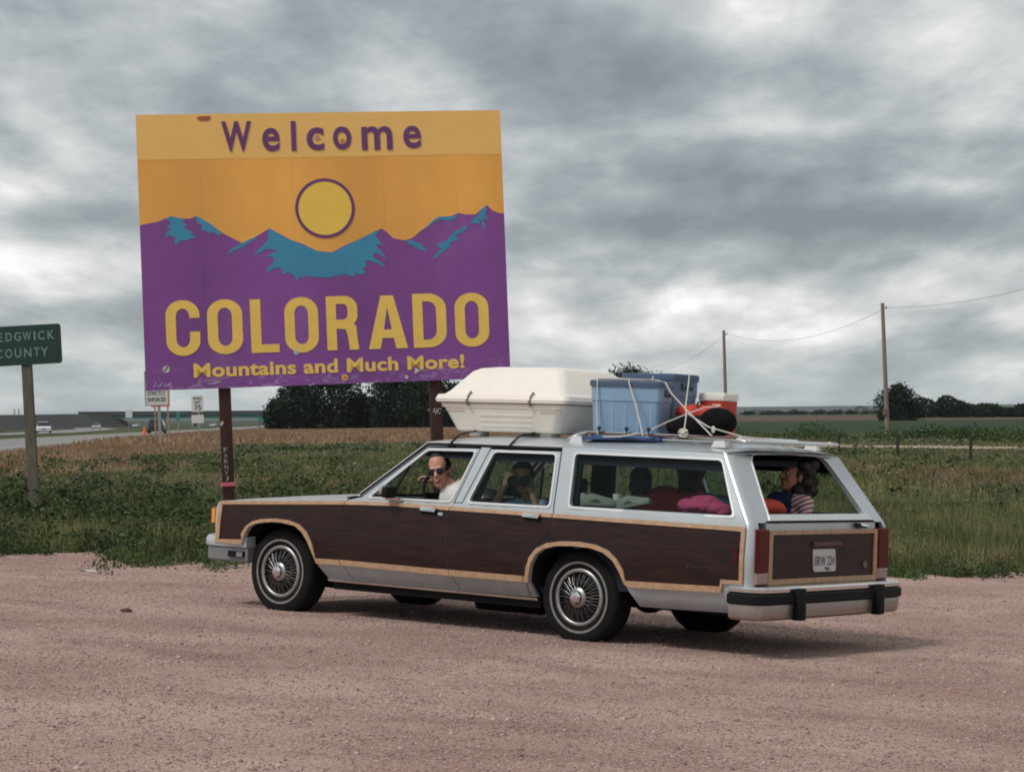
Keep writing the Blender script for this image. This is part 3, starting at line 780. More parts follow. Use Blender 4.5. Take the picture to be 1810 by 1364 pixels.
# ------------------------------------------------------------------ trees
BARK = mat('tree_bark', (0.05, 0.04, 0.032), 0.9, var=0.3, vscale=3)
def tree(name, label, x, y, height, width, seed, nleaf=2600, leaf=.4, low=0.12, group=None, nb=16, dense=1.0):
    r = np.random.default_rng(seed); z0 = gz(x, y)
    root = thing(name, label, 'tree', loc=(x, y, z0), group=group)
    b = B(); b.tube([(0, 0, -.2), (.1 * width * .1, 0, height * .25), (0, 0, height * .6), (width * .02, 0, height * .85)], [width * .045, width * .035, width * .02, width * .006], 8)
    blobs = []
    for i in range(nb):
        v = (i + .5) / nb; zz = height * (low + (.93 - low) * v)
        prof = math.sin(PI * min(1, (.18 + .80 * v))) ** .7
        a = i * 2.4 + r.uniform(-.5, .5); rad = width * .5 * prof * r.uniform(.35, .72)
        c = np.array([math.cos(a) * rad, math.sin(a) * rad, zz]); s = width * r.uniform(.16, .26) * (.6 + .5 * prof)
        blobs.append((c, s))
        b.tube([(0, 0, max(.15 * height, zz - .25 * height)), tuple(c * np.array([.5, .5, 1]) - np.array([0, 0, .08 * height])), tuple(c)], [width * .014, width * .01, width * .003], 5)
    b.build('trunk', BARK, root, smooth=True)
    per = nleaf // nb; P_ = []
    for c, s in blobs:
        d = r.normal(size=(per, 3)); d /= np.linalg.norm(d, axis=1)[:, None]
        d[:, 2] *= .8
        P_.append(c + d * s * (r.uniform(.25, 1.12, (per, 1)) ** .6) * (1 + .25 * np.sin(d[:, :1] * 7 + c[0])))
    P_ = np.concatenate(P_)
    P_[:, 2] = np.maximum(P_[:, 2], height * low * .3)
    V, F = leaves_arrays(P_[:, 0], P_[:, 1], P_[:, 2], np.full(len(P_), leaf))
    fast_mesh('crown', V, F, G_tree, root)
    return root
TG = 'dark trees behind the welcome sign'
for i, (px, d, h_, w_, lab, nl) in enumerate([
    (487, 395, 5.2, 5.4, 'small dark tree at the left end of the clump behind the welcome sign', 1500),
    (527, 400, 8.6, 10.4, 'broad dark tree showing under the slogan of the welcome sign', 4000),
    (585, 402, 11.0, 12.0, 'tallest dark tree on the left of the gap under the welcome sign', 5000),
    (641, 405, 5.4, 10.0, 'low dark tree filling the gap between two tall ones under the sign', 3500),
    (697, 400, 10.5, 12.5, 'tall dark tree just left of the right post of the welcome sign', 5000),
    (752, 396, 11.5, 12.0, 'tall dark tree behind the right post of the welcome sign', 5000),
    (812, 398, 7.5, 10.0, 'dark tree mostly hidden behind the white roof box', 3500)]):
    tree('dark_tree', lab, (px - 905) / 4001 * d, d, h_, w_, 20 + i, int(nl * 1.6), .55, .02, TG, nb=26)
tree('round_tree', 'bushy green tree top rising behind the blue storage tubs', (1114 - 905) / 4001 * 260, 260, 6.9, 9.0, 40, 8000, .30, .2, nb=26)
tree('round_tree', 'loose round tree right behind the foot of the near utility pole', (1588 - 905) / 4001 * 420, 420, 6.3, 9.8, 41, 8000, .42, .02, nb=26)
# the far tree row: reads as one mass
P_ = []; r = np.random.default_rng(5)
xx = 104.0
while xx < 175:
    h_ = 3.3 + 1.0 * math.sin(xx * .18) + r.uniform(-.4, 1.1); w_ = r.uniform(4, 7)
    d = r.normal(size=(900, 3)); d /= np.linalg.norm(d, axis=1)[:, None]
    P_.append(np.stack([xx + d[:, 0] * w_ * .6, 600 + r.uniform(-6, 6) + d[:, 1] * 3, gz(xx, 600) + h_ * .5 + d[:, 2] * h_ * .55], 1)); xx += w_ * .55
P_ = np.concatenate(P_); V, F = leaves_arrays(P_[:, 0], P_[:, 1], P_[:, 2], np.full(len(P_), .8))
o = fast_mesh('treeline', V, F, G_tree, kind='stuff'); tag(o, 'dark tree belt on the horizon beyond the fields')
P_ = []
for k in range(46):
    xx = r.uniform(155, 262); h_ = r.uniform(1.2, 3.0) + (2.5 if k in (3, 17) else 0); d = r.normal(size=(160, 3)); d /= np.linalg.norm(d, axis=1)[:, None]
    P_.append(np.stack([xx + d[:, 0] * r.uniform(2, 5), 1500 + d[:, 1] * 3, gz(xx, 1500) + h_ * .5 + d[:, 2] * h_ * .5], 1))
P_ = np.concatenate(P_); V, F = leaves_arrays(P_[:, 0], P_[:, 1], P_[:, 2], np.full(len(P_), 1.2))
o = fast_mesh('hedge_line', V, F, G_tree, kind='stuff'); tag(o, 'thin line of far bushes across the plain')
# distant low ridge
xr = np.linspace(-3500, 4200, 160); hr = 10 + 9 * sstep(xr, -200, 500) + 2.0 * fbm(xr, xr * 0, .004, 2)
Xr = np.stack([xr] * 4, 0); Yr = np.stack([np.full(160, v) for v in (5600., 6000., 6400., 6900.)], 0)
Zr = np.stack([np.full(160, -12.), hr * .8, hr, np.full(160, -12.)], 0)
grid_mesh('hill', Xr, Yr, Zr, mat('far_ridge_grass', (0.05, 0.065, 0.05), 0.95, var=0.2, vscale=.004))
SG = \
{'origin': [-4.7326, 29.2626, 1.9918], 'M': [[0.981108, -0.190602, -0.033143], [0.190704, 0.981648, -8.8e-05], [0.032552, -0.006234, 0.999451]], 'WH': [4.806, 3.573], 'seam': [[-0.006, 2.989], [4.799, 2.977]], 'ridge': [[-0.002, 2.145], [0.221, 2.182], [0.347, 2.227], [0.403, 2.253], [0.532, 2.222], [0.637, 2.212], [0.736, 2.246], [0.913, 2.138], [1.048, 2.028], [1.309, 1.881], [1.494, 1.961], [1.667, 2.061], [1.805, 1.99], [1.943, 1.908], [2.111, 1.847], [2.263, 1.764], [2.283, 1.756], [2.481, 1.729], [2.655, 1.818], [2.859, 1.899], [3.005, 1.966], [3.145, 2.029], [3.206, 1.99], [3.303, 1.896], [3.446, 1.864], [3.548, 1.89], [3.727, 2.021], [3.861, 2.132], [3.921, 2.16], [4.081, 2.17], [4.184, 2.211], [4.285, 2.189], [4.416, 2.186], [4.492, 2.248], [4.576, 2.309], [4.652, 2.23], [4.753, 2.193], [4.806, 2.192]], 'snow': [[[0.333, 2.221], [0.403, 2.253], [0.532, 2.222], [0.595, 2.187], [0.539, 2.172], [0.606, 2.123], [0.564, 2.096], [0.686, 2.036], [0.644, 2.009], [0.726, 1.974], [0.599, 1.94], [0.502, 1.929], [0.458, 1.874], [0.438, 1.93], [0.462, 1.972], [0.366, 2.008], [0.309, 1.961], [0.354, 2.058], [0.405, 2.071], [0.343, 2.12], [0.399, 2.141], [0.387, 2.184]], [[0.722, 2.241], [0.742, 2.246], [0.913, 2.138], [1.062, 2.008], [1.005, 1.992], [0.924, 2.045], [0.908, 2.012], [0.84, 2.061], [0.804, 2.048], [0.786, 2.09], [0.815, 2.118], [0.746, 2.147]], [[1.093, 1.726], [1.18, 1.814], [1.309, 1.881], [1.423, 1.934], [1.522, 1.96], [1.465, 1.919], [1.335, 1.838], [1.179, 1.771]], [[1.681, 2.064], [1.66, 2.028], [1.647, 1.915], [1.574, 1.838], [1.501, 1.777], [1.456, 1.699], [1.528, 1.748], [1.629, 1.797], [1.774, 1.776], [1.668, 1.731], [1.596, 1.685], [1.709, 1.693], [1.721, 1.63], [1.642, 1.562], [1.602, 1.478], [1.703, 1.532], [1.788, 1.55], [1.829, 1.515], [1.807, 1.444], [1.899, 1.484], [1.981, 1.426], [2.007, 1.36], [2.052, 1.418], [2.179, 1.426], [2.25, 1.41], [2.269, 1.408], [2.44, 1.397], [2.497, 1.416], [2.641, 1.435], [2.782, 1.402], [2.769, 1.445], [2.883, 1.428], [2.921, 1.455], [2.877, 1.499], [2.931, 1.541], [2.919, 1.612], [3.024, 1.595], [3.182, 1.511], [3.133, 1.587], [3.035, 1.638], [3.023, 1.709], [3.094, 1.693], [3.207, 1.633], [3.166, 1.691], [3.083, 1.779], [3.071, 1.822], [3.156, 1.814], [3.101, 1.878], [3.061, 1.936], [3.144, 2.02], [3.004, 1.961], [2.858, 1.893], [2.655, 1.812], [2.481, 1.723], [2.283, 1.751], [2.11, 1.841], [1.943, 1.902], [1.805, 1.985]], [[3.461, 1.87], [3.561, 1.853], [3.675, 1.807], [3.758, 1.705], [3.658, 1.736], [3.516, 1.811]], [[3.638, 1.966], [3.727, 2.021], [3.861, 2.132], [3.921, 2.165], [4.081, 2.17], [4.139, 2.175], [4.184, 2.211], [4.137, 2.126], [4.049, 2.108], [3.948, 2.13], [3.86, 2.104], [3.756, 2.02]], [[3.827, 1.626], [3.888, 1.702], [3.947, 1.729], [3.876, 1.779], [3.936, 1.829], [4.009, 1.842], [4.131, 1.968], [4.279, 2.037], [4.323, 2.041], [4.277, 1.979], [4.188, 1.938], [4.128, 1.896], [4.199, 1.866], [4.052, 1.812], [4.065, 1.769], [3.975, 1.714], [3.855, 1.616]], [[4.576, 2.303], [4.492, 2.248], [4.445, 2.162], [4.385, 2.135], [4.344, 2.055], [4.412, 2.071], [4.469, 2.047], [4.457, 2.119], [4.5, 2.089], [4.511, 2.002], [4.545, 1.981], [4.529, 2.088], [4.511, 2.132], [4.574, 2.102], [4.548, 2.189]]], 'sun': [[2.022, 2.33], [2.802, 2.299], [2.419, 2.705], [2.388, 1.919]], 'big': {'C': [[0.285, 1.159], [0.723, 0.436]], 'O': [[0.82, 1.154], [1.276, 0.44]], 'L': [[1.379, 1.141], [1.746, 0.444]], 'O2': [[1.824, 1.154], [2.266, 0.427]], 'R': [[2.373, 1.152], [2.793, 0.443]], 'A': [[2.921, 1.142], [3.442, 0.441]], 'D': [[3.519, 1.153], [3.968, 0.438]], 'O3': [[4.083, 1.146], [4.541, 0.428]]}, 'wel': {'W': [[1.095, 3.472], [1.486, 3.076]], 'e': [[1.624, 3.379], [1.852, 3.07]], 'l': [[2.003, 3.464], [2.067, 3.072]], 'c': [[2.204, 3.376], [2.433, 3.074]], 'o': [[2.551, 3.385], [2.796, 3.077]], 'm': [[2.931, 3.38], [3.341, 3.067]], 'e2': [[3.486, 3.38], [3.725, 3.081]]}, 'mount': [[0.621, 0.148], [0.644, 0.331], [4.187, 0.148], [4.179, 0.325]], 'dots': [[0.271, 0.27], [1.963, 0.436], [0.452, 0.081], [2.588, 0.078], [3.545, 0.129], [3.404, 0.057], [2.341, 3.246], [2.675, 3.198], [0.793, 3.544], [0.969, 3.479]], 'postL': [[0.946, 0.0], [1.092, -0.005]], 'postR': [[3.708, -0.027], [3.89, -0.033]]}
# ------------------------------------------------------------------ welcome sign
def wornpaint(name, col, mauve, amt=0.8):
    m = mat(name, col, 0.55, var=0.07, vscale=2.2)
    N = NT(m.node_tree); b = N.n['Principled BSDF']; co = N.node('ShaderNodeTexCoord').outputs['Object']
    src = b.inputs['Base Color'].links[0].from_socket
    sp = N.node('ShaderNodeSeparateXYZ'); N.link(co, sp.inputs[0])
    low = N.ramp(sp.outputs[2], 0.02, 0.42, 1, 0)
    n1 = N.ramp(N.noise(N.scale(co, 1, 1, 2.2), 5, 7, 0.72, 1.2), 0.50, 0.66)
    n2 = N.ramp(N.noise(N.scale(co, 1, 1, .4), 1.6, 5, 0.6), 0.5, 0.8)
    c = N.mix(N.math('MULTIPLY', N.math('MULTIPLY', low, n1), amt), src, mauve)
    c = N.mix(N.math('MULTIPLY', n2, 0.16), c, mauve)
    # tonal difference from sheet to sheet
    st = N.noise(N.scale(co, 0.85, 0, 0.01), 1.0, 0, 0)
    k = N.ramp(st, 0.35, 0.65, 0.9, 1.1, False); cc = N.node('ShaderNodeCombineXYZ')
    for i in range(3): N.link(k, cc.inputs[i])
    N.link(N.mix(1.0, c, cc.outputs[0], 'MULTIPLY'), b.inputs['Base Color'])
    return m
SM = dict(orange=wornpaint('orange_sign_paint', (0.90, 0.43, 0.085), (0.85, 0.55, 0.25), .2), top=mat('amber_sign_paint', (0.93, 0.55, 0.16), 0.55, var=0.05, vscale=3),
          purple=wornpaint('purple_sign_paint', (0.24, 0.07, 0.30), (0.42, 0.30, 0.50)), blue=mat('blue_sign_paint', (0.05, 0.28, 0.45), 0.55, var=0.08, vscale=3),
          yellow=mat('yellow_sign_paint', (0.95, 0.62, 0.13), 0.55, var=0.08, vscale=5), sunyel=mat('sun_sign_paint', (0.95, 0.62, 0.095), 0.55, var=0.05, vscale=5), plum=mat('plum_sign_paint', (0.155, 0.045, 0.165), 0.55, var=0.1),
          back=mat('plywood_back', (0.2, 0.14, 0.09), 0.8, var=0.2))
m3 = Matrix([list(r) for r in SG['M']]).to_4x4()
ws = thing('welcome_sign', 'big purple and orange COLORADO welcome billboard with mountains and a sun', 'sign', mtx=Matrix.Translation(SG['origin']) @ m3)
SF = lambda x, y, h: (x, -h, y)             # sign plane: h towards the viewer
SW, SH = SG['WH']; SEAM = 2.984
seams = [0, 0.80, 2.0, 3.2, 4.17, SW]
ridge = [tuple(p) for p in SG['ridge']]; ridge[0] = (0, ridge[0][1]); ridge[-1] = (SW, ridge[-1][1])
purple = [(0, 0)] + ridge + [(SW, 0)]
B().bbox((0.02, 0.014, 0.02), (SW - .02, 0.03, SH - .02)).build('backing', SM['back'], ws)
for i in range(5):
    a, b_ = seams[i] + .0006, seams[i + 1] - .0006
    B().prism([(a, 0), (b_, 0), (b_, SEAM - .0005), (a, SEAM - .0005)], -0.013, 0, SF).build('panel', SM['orange'], ws)
B().prism([(0, SEAM + .0005), (SW, SEAM + .0005), (SW, SH), (0, SH)], -0.013, 0.002, SF).build('panel', SM['top'], ws)
for i in range(5):
    a, b_ = seams[i] + .0006, seams[i + 1] - .0006
    vs, tr = tess([purple, [(a, -.01), (b_, -.01), (b_, 3), (a, 3)]], lambda x, y: a < x < b_ and pip(x, y, purple))
    n = len(vs); mesh_obj('painted_mountain', [SF(x, y, .003) for x, y in vs] + [SF(x, y, .0) for x, y in vs], list(tr), SM['purple'], ws)
for s_ in SG['snow']:
    B().prism([tuple(p) for p in s_], 0.003, 0.006, SF).build('painted_snow', SM['blue'], ws)
sc_ = ((SG['sun'][0][0] + SG['sun'][1][0]) / 2, (SG['sun'][2][1] + SG['sun'][3][1]) / 2); sr = .392
circ = lambda r, n=56, c=sc_: [(c[0] + r * math.cos(2 * PI * k / n), c[1] + r * math.sin(2 * PI * k / n)) for k in range(n)]
B().prism(circ(sr - .018), 0, .004, SF).build('painted_sun', SM['sunyel'], ws)
vs, tr = tess([circ(sr), circ(sr - .040)]); mesh_obj('sun_ring', [SF(x, y, .007) for x, y in vs], tr, SM['plum'], ws)

def rr(w, h, rx, ry, ins=(0, 0), n=9, left=True):
    """oval-cornered box; left=False keeps the left corners square"""
    x0, y0, x1, y1 = ins[0], ins[1], w - ins[0], h - ins[1]; rx = min(rx, (x1 - x0) / 2 if left else (x1 - x0)); P_ = []
    for qx, qy, a0 in ((1, 1, 0), (-1, 1, 90), (-1, -1, 180), (1, -1, 270)):
        if qx < 0 and not left: P_.append((x0, y1 if qy > 0 else y0)); continue
        for k in range(n):
            a = math.radians(a0 + 90 * k / (n - 1))
            P_.append(((x1 if qx > 0 else x0) - qx * rx + math.cos(a) * rx, (y1 if qy > 0 else y0) - qy * ry + math.sin(a) * ry))
    return P_
def letter(ch, w, h):
    t, u = .30 * w, .152 * h
    if ch in 'OC':
        o_, i_ = rr(w, h, .5 * w, .27 * h), rr(w, h, .5 * w - t, .15 * h, (t, u))
        if ch == 'O': return [o_, i_], None
        cut = [(.45 * w, .43 * h), (w * 1.01, .43 * h), (w * 1.01, .675 * h), (.45 * w, .675 * h)]
        return [o_, i_, cut], lambda x, y: pip(x, y, o_) and not pip(x, y, i_) and not pip(x, y, cut)
    if ch == 'L': return [[(0, 0), (w, 0), (w, u), (.37 * w, u), (.37 * w, h), (0, h)]], None
    if ch == 'D':
        return [rr(w, h, .55 * w, .28 * h, left=False), [(x + .0, y) for x, y in rr(w, h, .26 * w, .16 * h, (t, u * .95), left=False)]], None
    if ch == 'A':
        return [[(0, 0), (.30 * w, 0), (.355 * w, .20 * h), (.645 * w, .20 * h), (.70 * w, 0), (w, 0), (.66 * w, h), (.34 * w, h)], [(.40 * w, .36 * h), (.60 * w, .36 * h), (.50 * w, .78 * h)]], None
    if ch == 'R':
        t = .31 * w
        bowl = [(x, y + .42 * h) for x, y in rr(w * .98, .58 * h, .42 * w, .22 * h, left=False)]
        hole = [(x, y + .42 * h) for x, y in rr(w * .98, .58 * h, .14 * w, .10 * h, (t, u * .95), left=False)]
        stem = [(0, 0), (t, 0), (t, .5 * h), (0, .5 * h)]
        leg = [(t, .40 * h), (t, .55 * h), (.72 * w, .55 * h), (.93 * w, .44 * h), (.96 * w, .20 * h), (w, .0), (.70 * w, 0), (.66 * w, .25 * h), (.60 * w, .38 * h)]
        ins = lambda x, y: (pip(x, y, bowl) and not pip(x, y, hole)) or pip(x, y, stem) or (pip(x, y, leg) and not pip(x, y, hole))
        return [bowl, hole, stem, leg], ins
for key, ch in (('C', 'C'), ('O', 'O'), ('L', 'L'), ('O2', 'O'), ('R', 'R'), ('A', 'A'), ('D', 'D'), ('O3', 'O')):
    (x0, y1), (x1, y0) = SG['big'][key]
    lp, ins = letter(ch, x1 - x0, y1 - y0)
    vs, tr = tess(lp, ins)
    mesh_obj('letter', [SF(x + x0, y + y0, .008) for x, y in vs], tr, SM['yellow'], ws)
for key, (a, b_) in SG['wel'].items():
    text_on('letter', key[0], (a[0], b_[1], b_[0], a[1]), lambda x, y, h: SF(x, y, h + .007), SM['plum'], ws, bold=0.02 if key != 'W' else 0.03, th=.003)
text_on('lettering', 'Mountains and Much More!', (0.621, 0.148, 4.187, 0.335), lambda x, y, h: SF(x, y, h + .004), SM['yellow'], ws, bold=0.03, th=.004, spacing=1.04)
stk = lambda c, r, m_, h=.009, n=20: B().prism(circ(r, n, c), 0.0, h, SF).build('sticker', m_, ws)
white_s = mat('sticker_white', (.6, .58, .58), .6, var=.2, vscale=60); blk_s = M['black']; org_s = mat('sticker_orange', (.55, .24, .06), .6); pnk = mat('sticker_pink', (.62, .33, .33), .6)
D_ = SG['dots']
stk(D_[0], .045, white_s); stk((D_[0][0] + .012, D_[0][1] + .018), .014, blk_s, .011); stk((D_[0][0] - .014, D_[0][1] - .012), .013, blk_s, .011)
stk(D_[1], .036, white_s); stk(D_[1], .014, mat('sticker_grey', (.3, .3, .3), .6), .012)
stk(D_[3], .042, SM['yellow']); stk(D_[3], .030, org_s, .011)
stk((D_[4][0], D_[4][1] + .01), .05, white_s, n=3); stk(D_[5], .03, white_s, n=4); stk(D_[6], .036, pnk, .012); stk((D_[6][0] + .01, D_[6][1]), .014, org_s, .014)
stk(D_[7], .028, org_s, .012)
B().prism([(.785, 3.515), (.80, 3.542), (.955, 3.545), (.965, 3.515), (.93, 3.487), (.83, 3.485)], 0, .009, SF).build('sticker', mat('sticker_red', (.38, .10, .05), .6, var=.2, vscale=60), ws)
for a, b_ in (((.10, .045), (.13, .11)), ((.16, .05), (.21, .10)), ((.235, .05), (.25, .10)), ((.25, .05), (.32, .09)), ((.80, .06), (.95, .085))):
    B().tube([SF(a[0], a[1], .004), SF((a[0] + b_[0]) / 2 + .01, (a[1] + b_[1]) / 2 - .01, .005), SF(b_[0], b_[1], .004)], .004, 5).build('scratch', white_s, ws)
for s_, up in ((1.018, 3.3), (3.80, 3.3)):
    p = B().rbox((s_, .118, up / 2 - 1.25), (.152, .152, up + 2.5), .008).build('post', M['post'], ws, smooth=True)
    if s_ < 2:
        B().loft([[(s_ + sx_ * (.08 + q), .118 + sy_ * (.08 + q), z) for sx_, sy_ in ((-1, -1), (1, -1), (1, 1), (-1, 1))] for z, q in ((-1.285, .001), (-1.27, .008), (-1.255, .004), (-1.245, .007), (-1.23, .001))]).build('ribbon', mat('pink_ribbon', (.62, .12, .17), .7), ws)
        for k, ch in enumerate('FARNVJ'):
            zc = -.80 - k * .075
            text_on('lettering', ch, (s_ - .045, zc - .03, s_ + .002, zc + .028), lambda x, y, h: (x, .040 - h, y), mat('faded_chalk', (.4, .38, .37), .8) if k == 0 else bpy.data.materials['faded_chalk'], ws, bold=.0, th=.002)
        B().ell((s_ - .055, .041, -.46), (.016, .003, .032), Matrix.Rotation(.5, 3, 'Y')).build('sticker', white_s, ws)
    else:
        for q in range(7):
            B().tube([(s_ - .05 + .015 * q, .040, -.42 + .03 * math.sin(q * 2.3)), (s_ - .03 + .015 * q, .039, -.40 + .04 * math.sin(q * 3.1 + 1))], .004, 5).build('scratch', white_s, ws)

# ------------------------------------------------------------------ roadside signs
def at(px, d): return (px - 905) / 4001 * d
GREEN = mat('guide_sign_green', (0.012, 0.045, 0.034), 0.5, var=0.1, vscale=3); SIGNTXT = mat('faded_reflective_letters', (0.20, 0.29, 0.27), 0.6, var=0.15, vscale=30)
WHT = mat('sign_white', (0.62, 0.62, 0.60), 0.6, var=0.06); ORG = mat('sign_orange', (0.62, 0.13, 0.035), 0.6, var=0.08); TXT = mat('sign_black_text', (0.10, 0.10, 0.10), 0.6)
d = 33.0; x0 = at(61.6, d); z0 = gz(x0, d)
cs = thing('county_sign', 'dark green SEDGWICK COUNTY sign on a single timber post', 'sign', mtx=Matrix.Translation((x0, d, z0)) @ Ry(-0.050))
m_px = d / 4001
sign_c = (40 - 44.5) * m_px; zb = (918 - 638.5) * m_px; hgt = 70 * m_px; wid = 139 * m_px
B().prism([(x + sign_c - wid / 2, y + zb) for x, y in rr(wid, hgt, .045, .045)], -.012, 0, lambda x, y, h: (x, -.085 - h, y)).build('panel', GREEN, cs)
def row(txt, cxs, y0, y1):
    for ch, (a, b_) in zip(txt, cxs):
        text_on('letter', ch, (sign_c + (a - 40) * m_px, y0, sign_c + (b_ - 40) * m_px, y1), lambda x, y, h: (x, -.086 - h, y), SIGNTXT, cs, bold=.012, th=.002)
row('SEDGWICK', [(-20, -9), (-5, 6.5), (12, 23), (27, 39), (42, 57), (61.5, 64.5), (69, 81), (86, 98)], zb + .355, zb + .482)
row('COUNTY', [(-7, 5), (10, 22), (26.5, 38), (43, 56), (60, 70.5), (72, 86)], zb + .115, zb + .245)
B().loft([[(sx_ * r_, sy_ * r_, z) for sx_, sy_ in ((-1, -1), (1, -1), (1, 1), (-1, 1))] for z, r_ in ((-.5, .072), (zb + .5, .066), (zb + .52, .05))]).build('post', M['greypost'], cs)

def board_sign(name, label, px0, px1, py0, py1, d, m, posts, lines=(), border=None, postm=None, lean=-0.03, th=.02, prad=.05, face=None):
    xc = at((px0 + px1) / 2, d); zg = gz(xc, d); zt = CAMH - (py0 - (731.7 - (px0 - 905) * .00658)) * d / 4001; zbm = CAMH - (py1 - (731.7 - (px0 - 905) * .00658)) * d / 4001
    r_ = thing(name, label, 'sign', mtx=Matrix.Translation((xc, d, zg)) @ Ry(lean))
    sh = (zt + zbm) / 2 - zg; sh *= -math.sin(lean)   # keep the board where it is although the post leans
    w_ = (px1 - px0) / 4001 * d; a, b_ = zbm - zg, zt - zg
    B().prism([(x - w_ / 2 + sh, y + a) for x, y in rr(w_, b_ - a, .04, .04)], -th, 0, lambda x, y, h: (x, -h, y)).build('panel', m, r_)
    if border:
        q = .045 * w_
        vs, tr = tess([[(x - w_ / 2 + sh, y + a) for x, y in rr(w_, b_ - a, .04, .04)], [(x - w_ / 2 + sh, y + a) for x, y in rr(w_, b_ - a, .03, .03, (q, q))]])
        mesh_obj('border', [(x, -.012, y) for x, y in vs], tr, border, r_)
    for p in posts:
        B().bbox((p + sh - prad, .025, -.3), (p + sh + prad, .025 + 2 * prad, b_ - .05)).build('post', postm or M['galv'], r_)
    for (t, u0, v0, u1, v1) in lines:
        text_on('lettering', t, (-w_ / 2 + sh + u0 * w_, a + v0 * (b_ - a), -w_ / 2 + sh + u1 * w_, a + v1 * (b_ - a)), lambda x, y, h: (x, -.003 - h, y), TXT, r_, bold=.02, th=.012)
    return r_
board_sign('regulation_sign', 'white black-edged board on a grey post peeping out under the welcome sign', 255.5, 298, 655, 717, 125, WHT, [0.08], [('STRICTLY', .12, .30, .86, .42), ('ENFORCED', .12, .12, .88, .24)], M['galv'], prad=.075)
board_sign('roadwork_sign', 'orange board on two thin wooden legs behind the white one', 266, 299.5, 662, 719, 160, ORG, [-.42, .50], postm=mat('pale_timber_leg', (.33, .22, .15), .8), prad=.05)
sp_ = board_sign('speed_sign', 'white SPEED LIMIT 75 sign with a smaller plate under it', 338.5, 359.5, 699, 727.5, 190, WHT, [0.05], [('SPEED', .14, .76, .86, .90), ('LIMIT', .22, .53, .78, .67), ('75', .22, .10, .80, .44)], None, prad=.06)
zg = sp_.matrix_world.translation.z
a_, b_ = CAMH - (747.3 - 735.3) * 190 / 4001 - zg, CAMH - (733 - 735.3) * 190 / 4001 - zg
B().prism([(x - .51 + .03, y + a_) for x, y in rr(1.02, b_ - a_, .03, .03)], 0, .02, lambda x, y, h: (x + .02, -h, y)).build('lower_plate', WHT, sp_)
board_sign('small_sign', 'small white sign far off in the median in front of the bridge', 221.5, 233.5, 724, 738, 330, WHT, [0], lean=0)
board_sign('mile_marker', 'slim green mile marker beside the highway', 311.5, 317.5, 727, 743.5, 240, mat('marker_green', (.03, .2, .17), .6), [0], lean=0, prad=.04)
board_sign('exit_sign', 'low green guide sign at the foot of the bridge slope', 455.5, 474, 736.5, 745.5, 420, mat('marker_green_far', (.03, .20, .16), .6), [-.7, .7], lean=0, prad=.08, postm=M['greypost'])
# traffic cone
x0 = at(255, 226); c = thing('traffic_cone', 'orange traffic cone at the edge of the highway', 'cone', loc=(x0, 226, gz(x0, 226) + .1))
B().cyl((0, 0, .04), (0, 0, .86), .20, .04, 14).build('cone', mat('cone_orange', (.8, .14, .04), .5), c); B().bbox((-.28, -.28, 0), (.28, .28, .05)).build('foot', ORG, c)

# ------------------------------------------------------------------ fence, poles and line on the right
fn_ = thing('fence', 'thin dark fence posts joined by wire in the grass right of the wagon', 'fence', loc=(at(1584, 72), 72, gz(at(1584, 72), 72)))
o0 = fn_.location.copy(); pts_ = [(at(1481, 78), 78, .86), (at(1585, 72), 72, .92), (at(1714, 66), 66, .90)]
for x_, y_, h_ in pts_:
    B().cyl((0, 0, -.3), (.015, 0, h_), .055, .05, 8).build('fence_post', M['greypost'] if False else mat('dark_fence_timber', (.04, .033, .026), .9) if 'dark_fence_timber' not in bpy.data.materials else bpy.data.materials['dark_fence_timber'], fn_).location = (x_ - o0.x, y_ - o0.y, gz(x_, y_) - o0.z)
ends = [(at(1400, 84), 84)] + [(a, b_) for a, b_, _ in pts_] + [(at(1870, 60.5), 60.5)]
for hh_ in (.30, .52, .74):
    B().tube([(a - o0.x, b_ - o0.y, gz(a, b_) + hh_ - o0.z) for a, b_ in ends], .0016, 4).build('wire', M['rubber'], fn_)
poles = [(1568, 158, 9.25, -.030, 'tall weathered utility pole right of the wagon'), (1283.5, 200, 9.0, -.02, 'utility pole rising behind the red cooler on the roof'), (1109, 330, 8.9, 0, 'far utility pole standing in front of the round tree')]
tops = []
for px, d, h_, ln, lab in poles:
    x_ = at(px, d); z_ = gz(x_, d); p = thing('utility_pole', lab, 'utility pole', mtx=Matrix.Translation((x_, d, z_)) @ Ry(ln), group='utility poles in the field')
    B().cyl((0, 0, -.5), (0, 0, h_), .175, .125, 12).build('shaft', M['polewood'], p, smooth=True)
    B().cyl((.13, 0, h_ - .35), (.26, 0, h_ - .35), .03, .03, 8).cyl((.26, 0, h_ - .42), (.26, 0, h_ - .22), .05, .035, 8).build('insulator', M['galv'], p, smooth=True)
    if px == 1568: B().bbox((-.28, -.25, 1.45), (-.08, -.05, 1.9)).build('meter_box', mat('meter_box_brown', (.22, .12, .1), .6), p)
    tops.append((x_ + .26 + math.sin(ln) * h_, d, z_ + h_ - .3))
def sag(a, b_, s_, n=24):
    a, b_ = Vector(a), Vector(b_); return [a.lerp(b_, k / n) - Vector((0, 0, 4 * s_ * (k / n) * (1 - k / n))) for k in range(n + 1)]
near_end = (27.9, 95, 8.75)
ln_ = sag(near_end, tops[0], .75)[:-1] + sag(tops[0], tops[1], 1.35)[:-1] + sag(tops[1], tops[2], 1.7)
tag(B().tube(ln_, .013, 5).build('overhead_wire', M['black'] if False else mat('grey_cable', (.28, .28, .28), .6), None), 'single sagging wire strung along the three utility poles', 'wire')
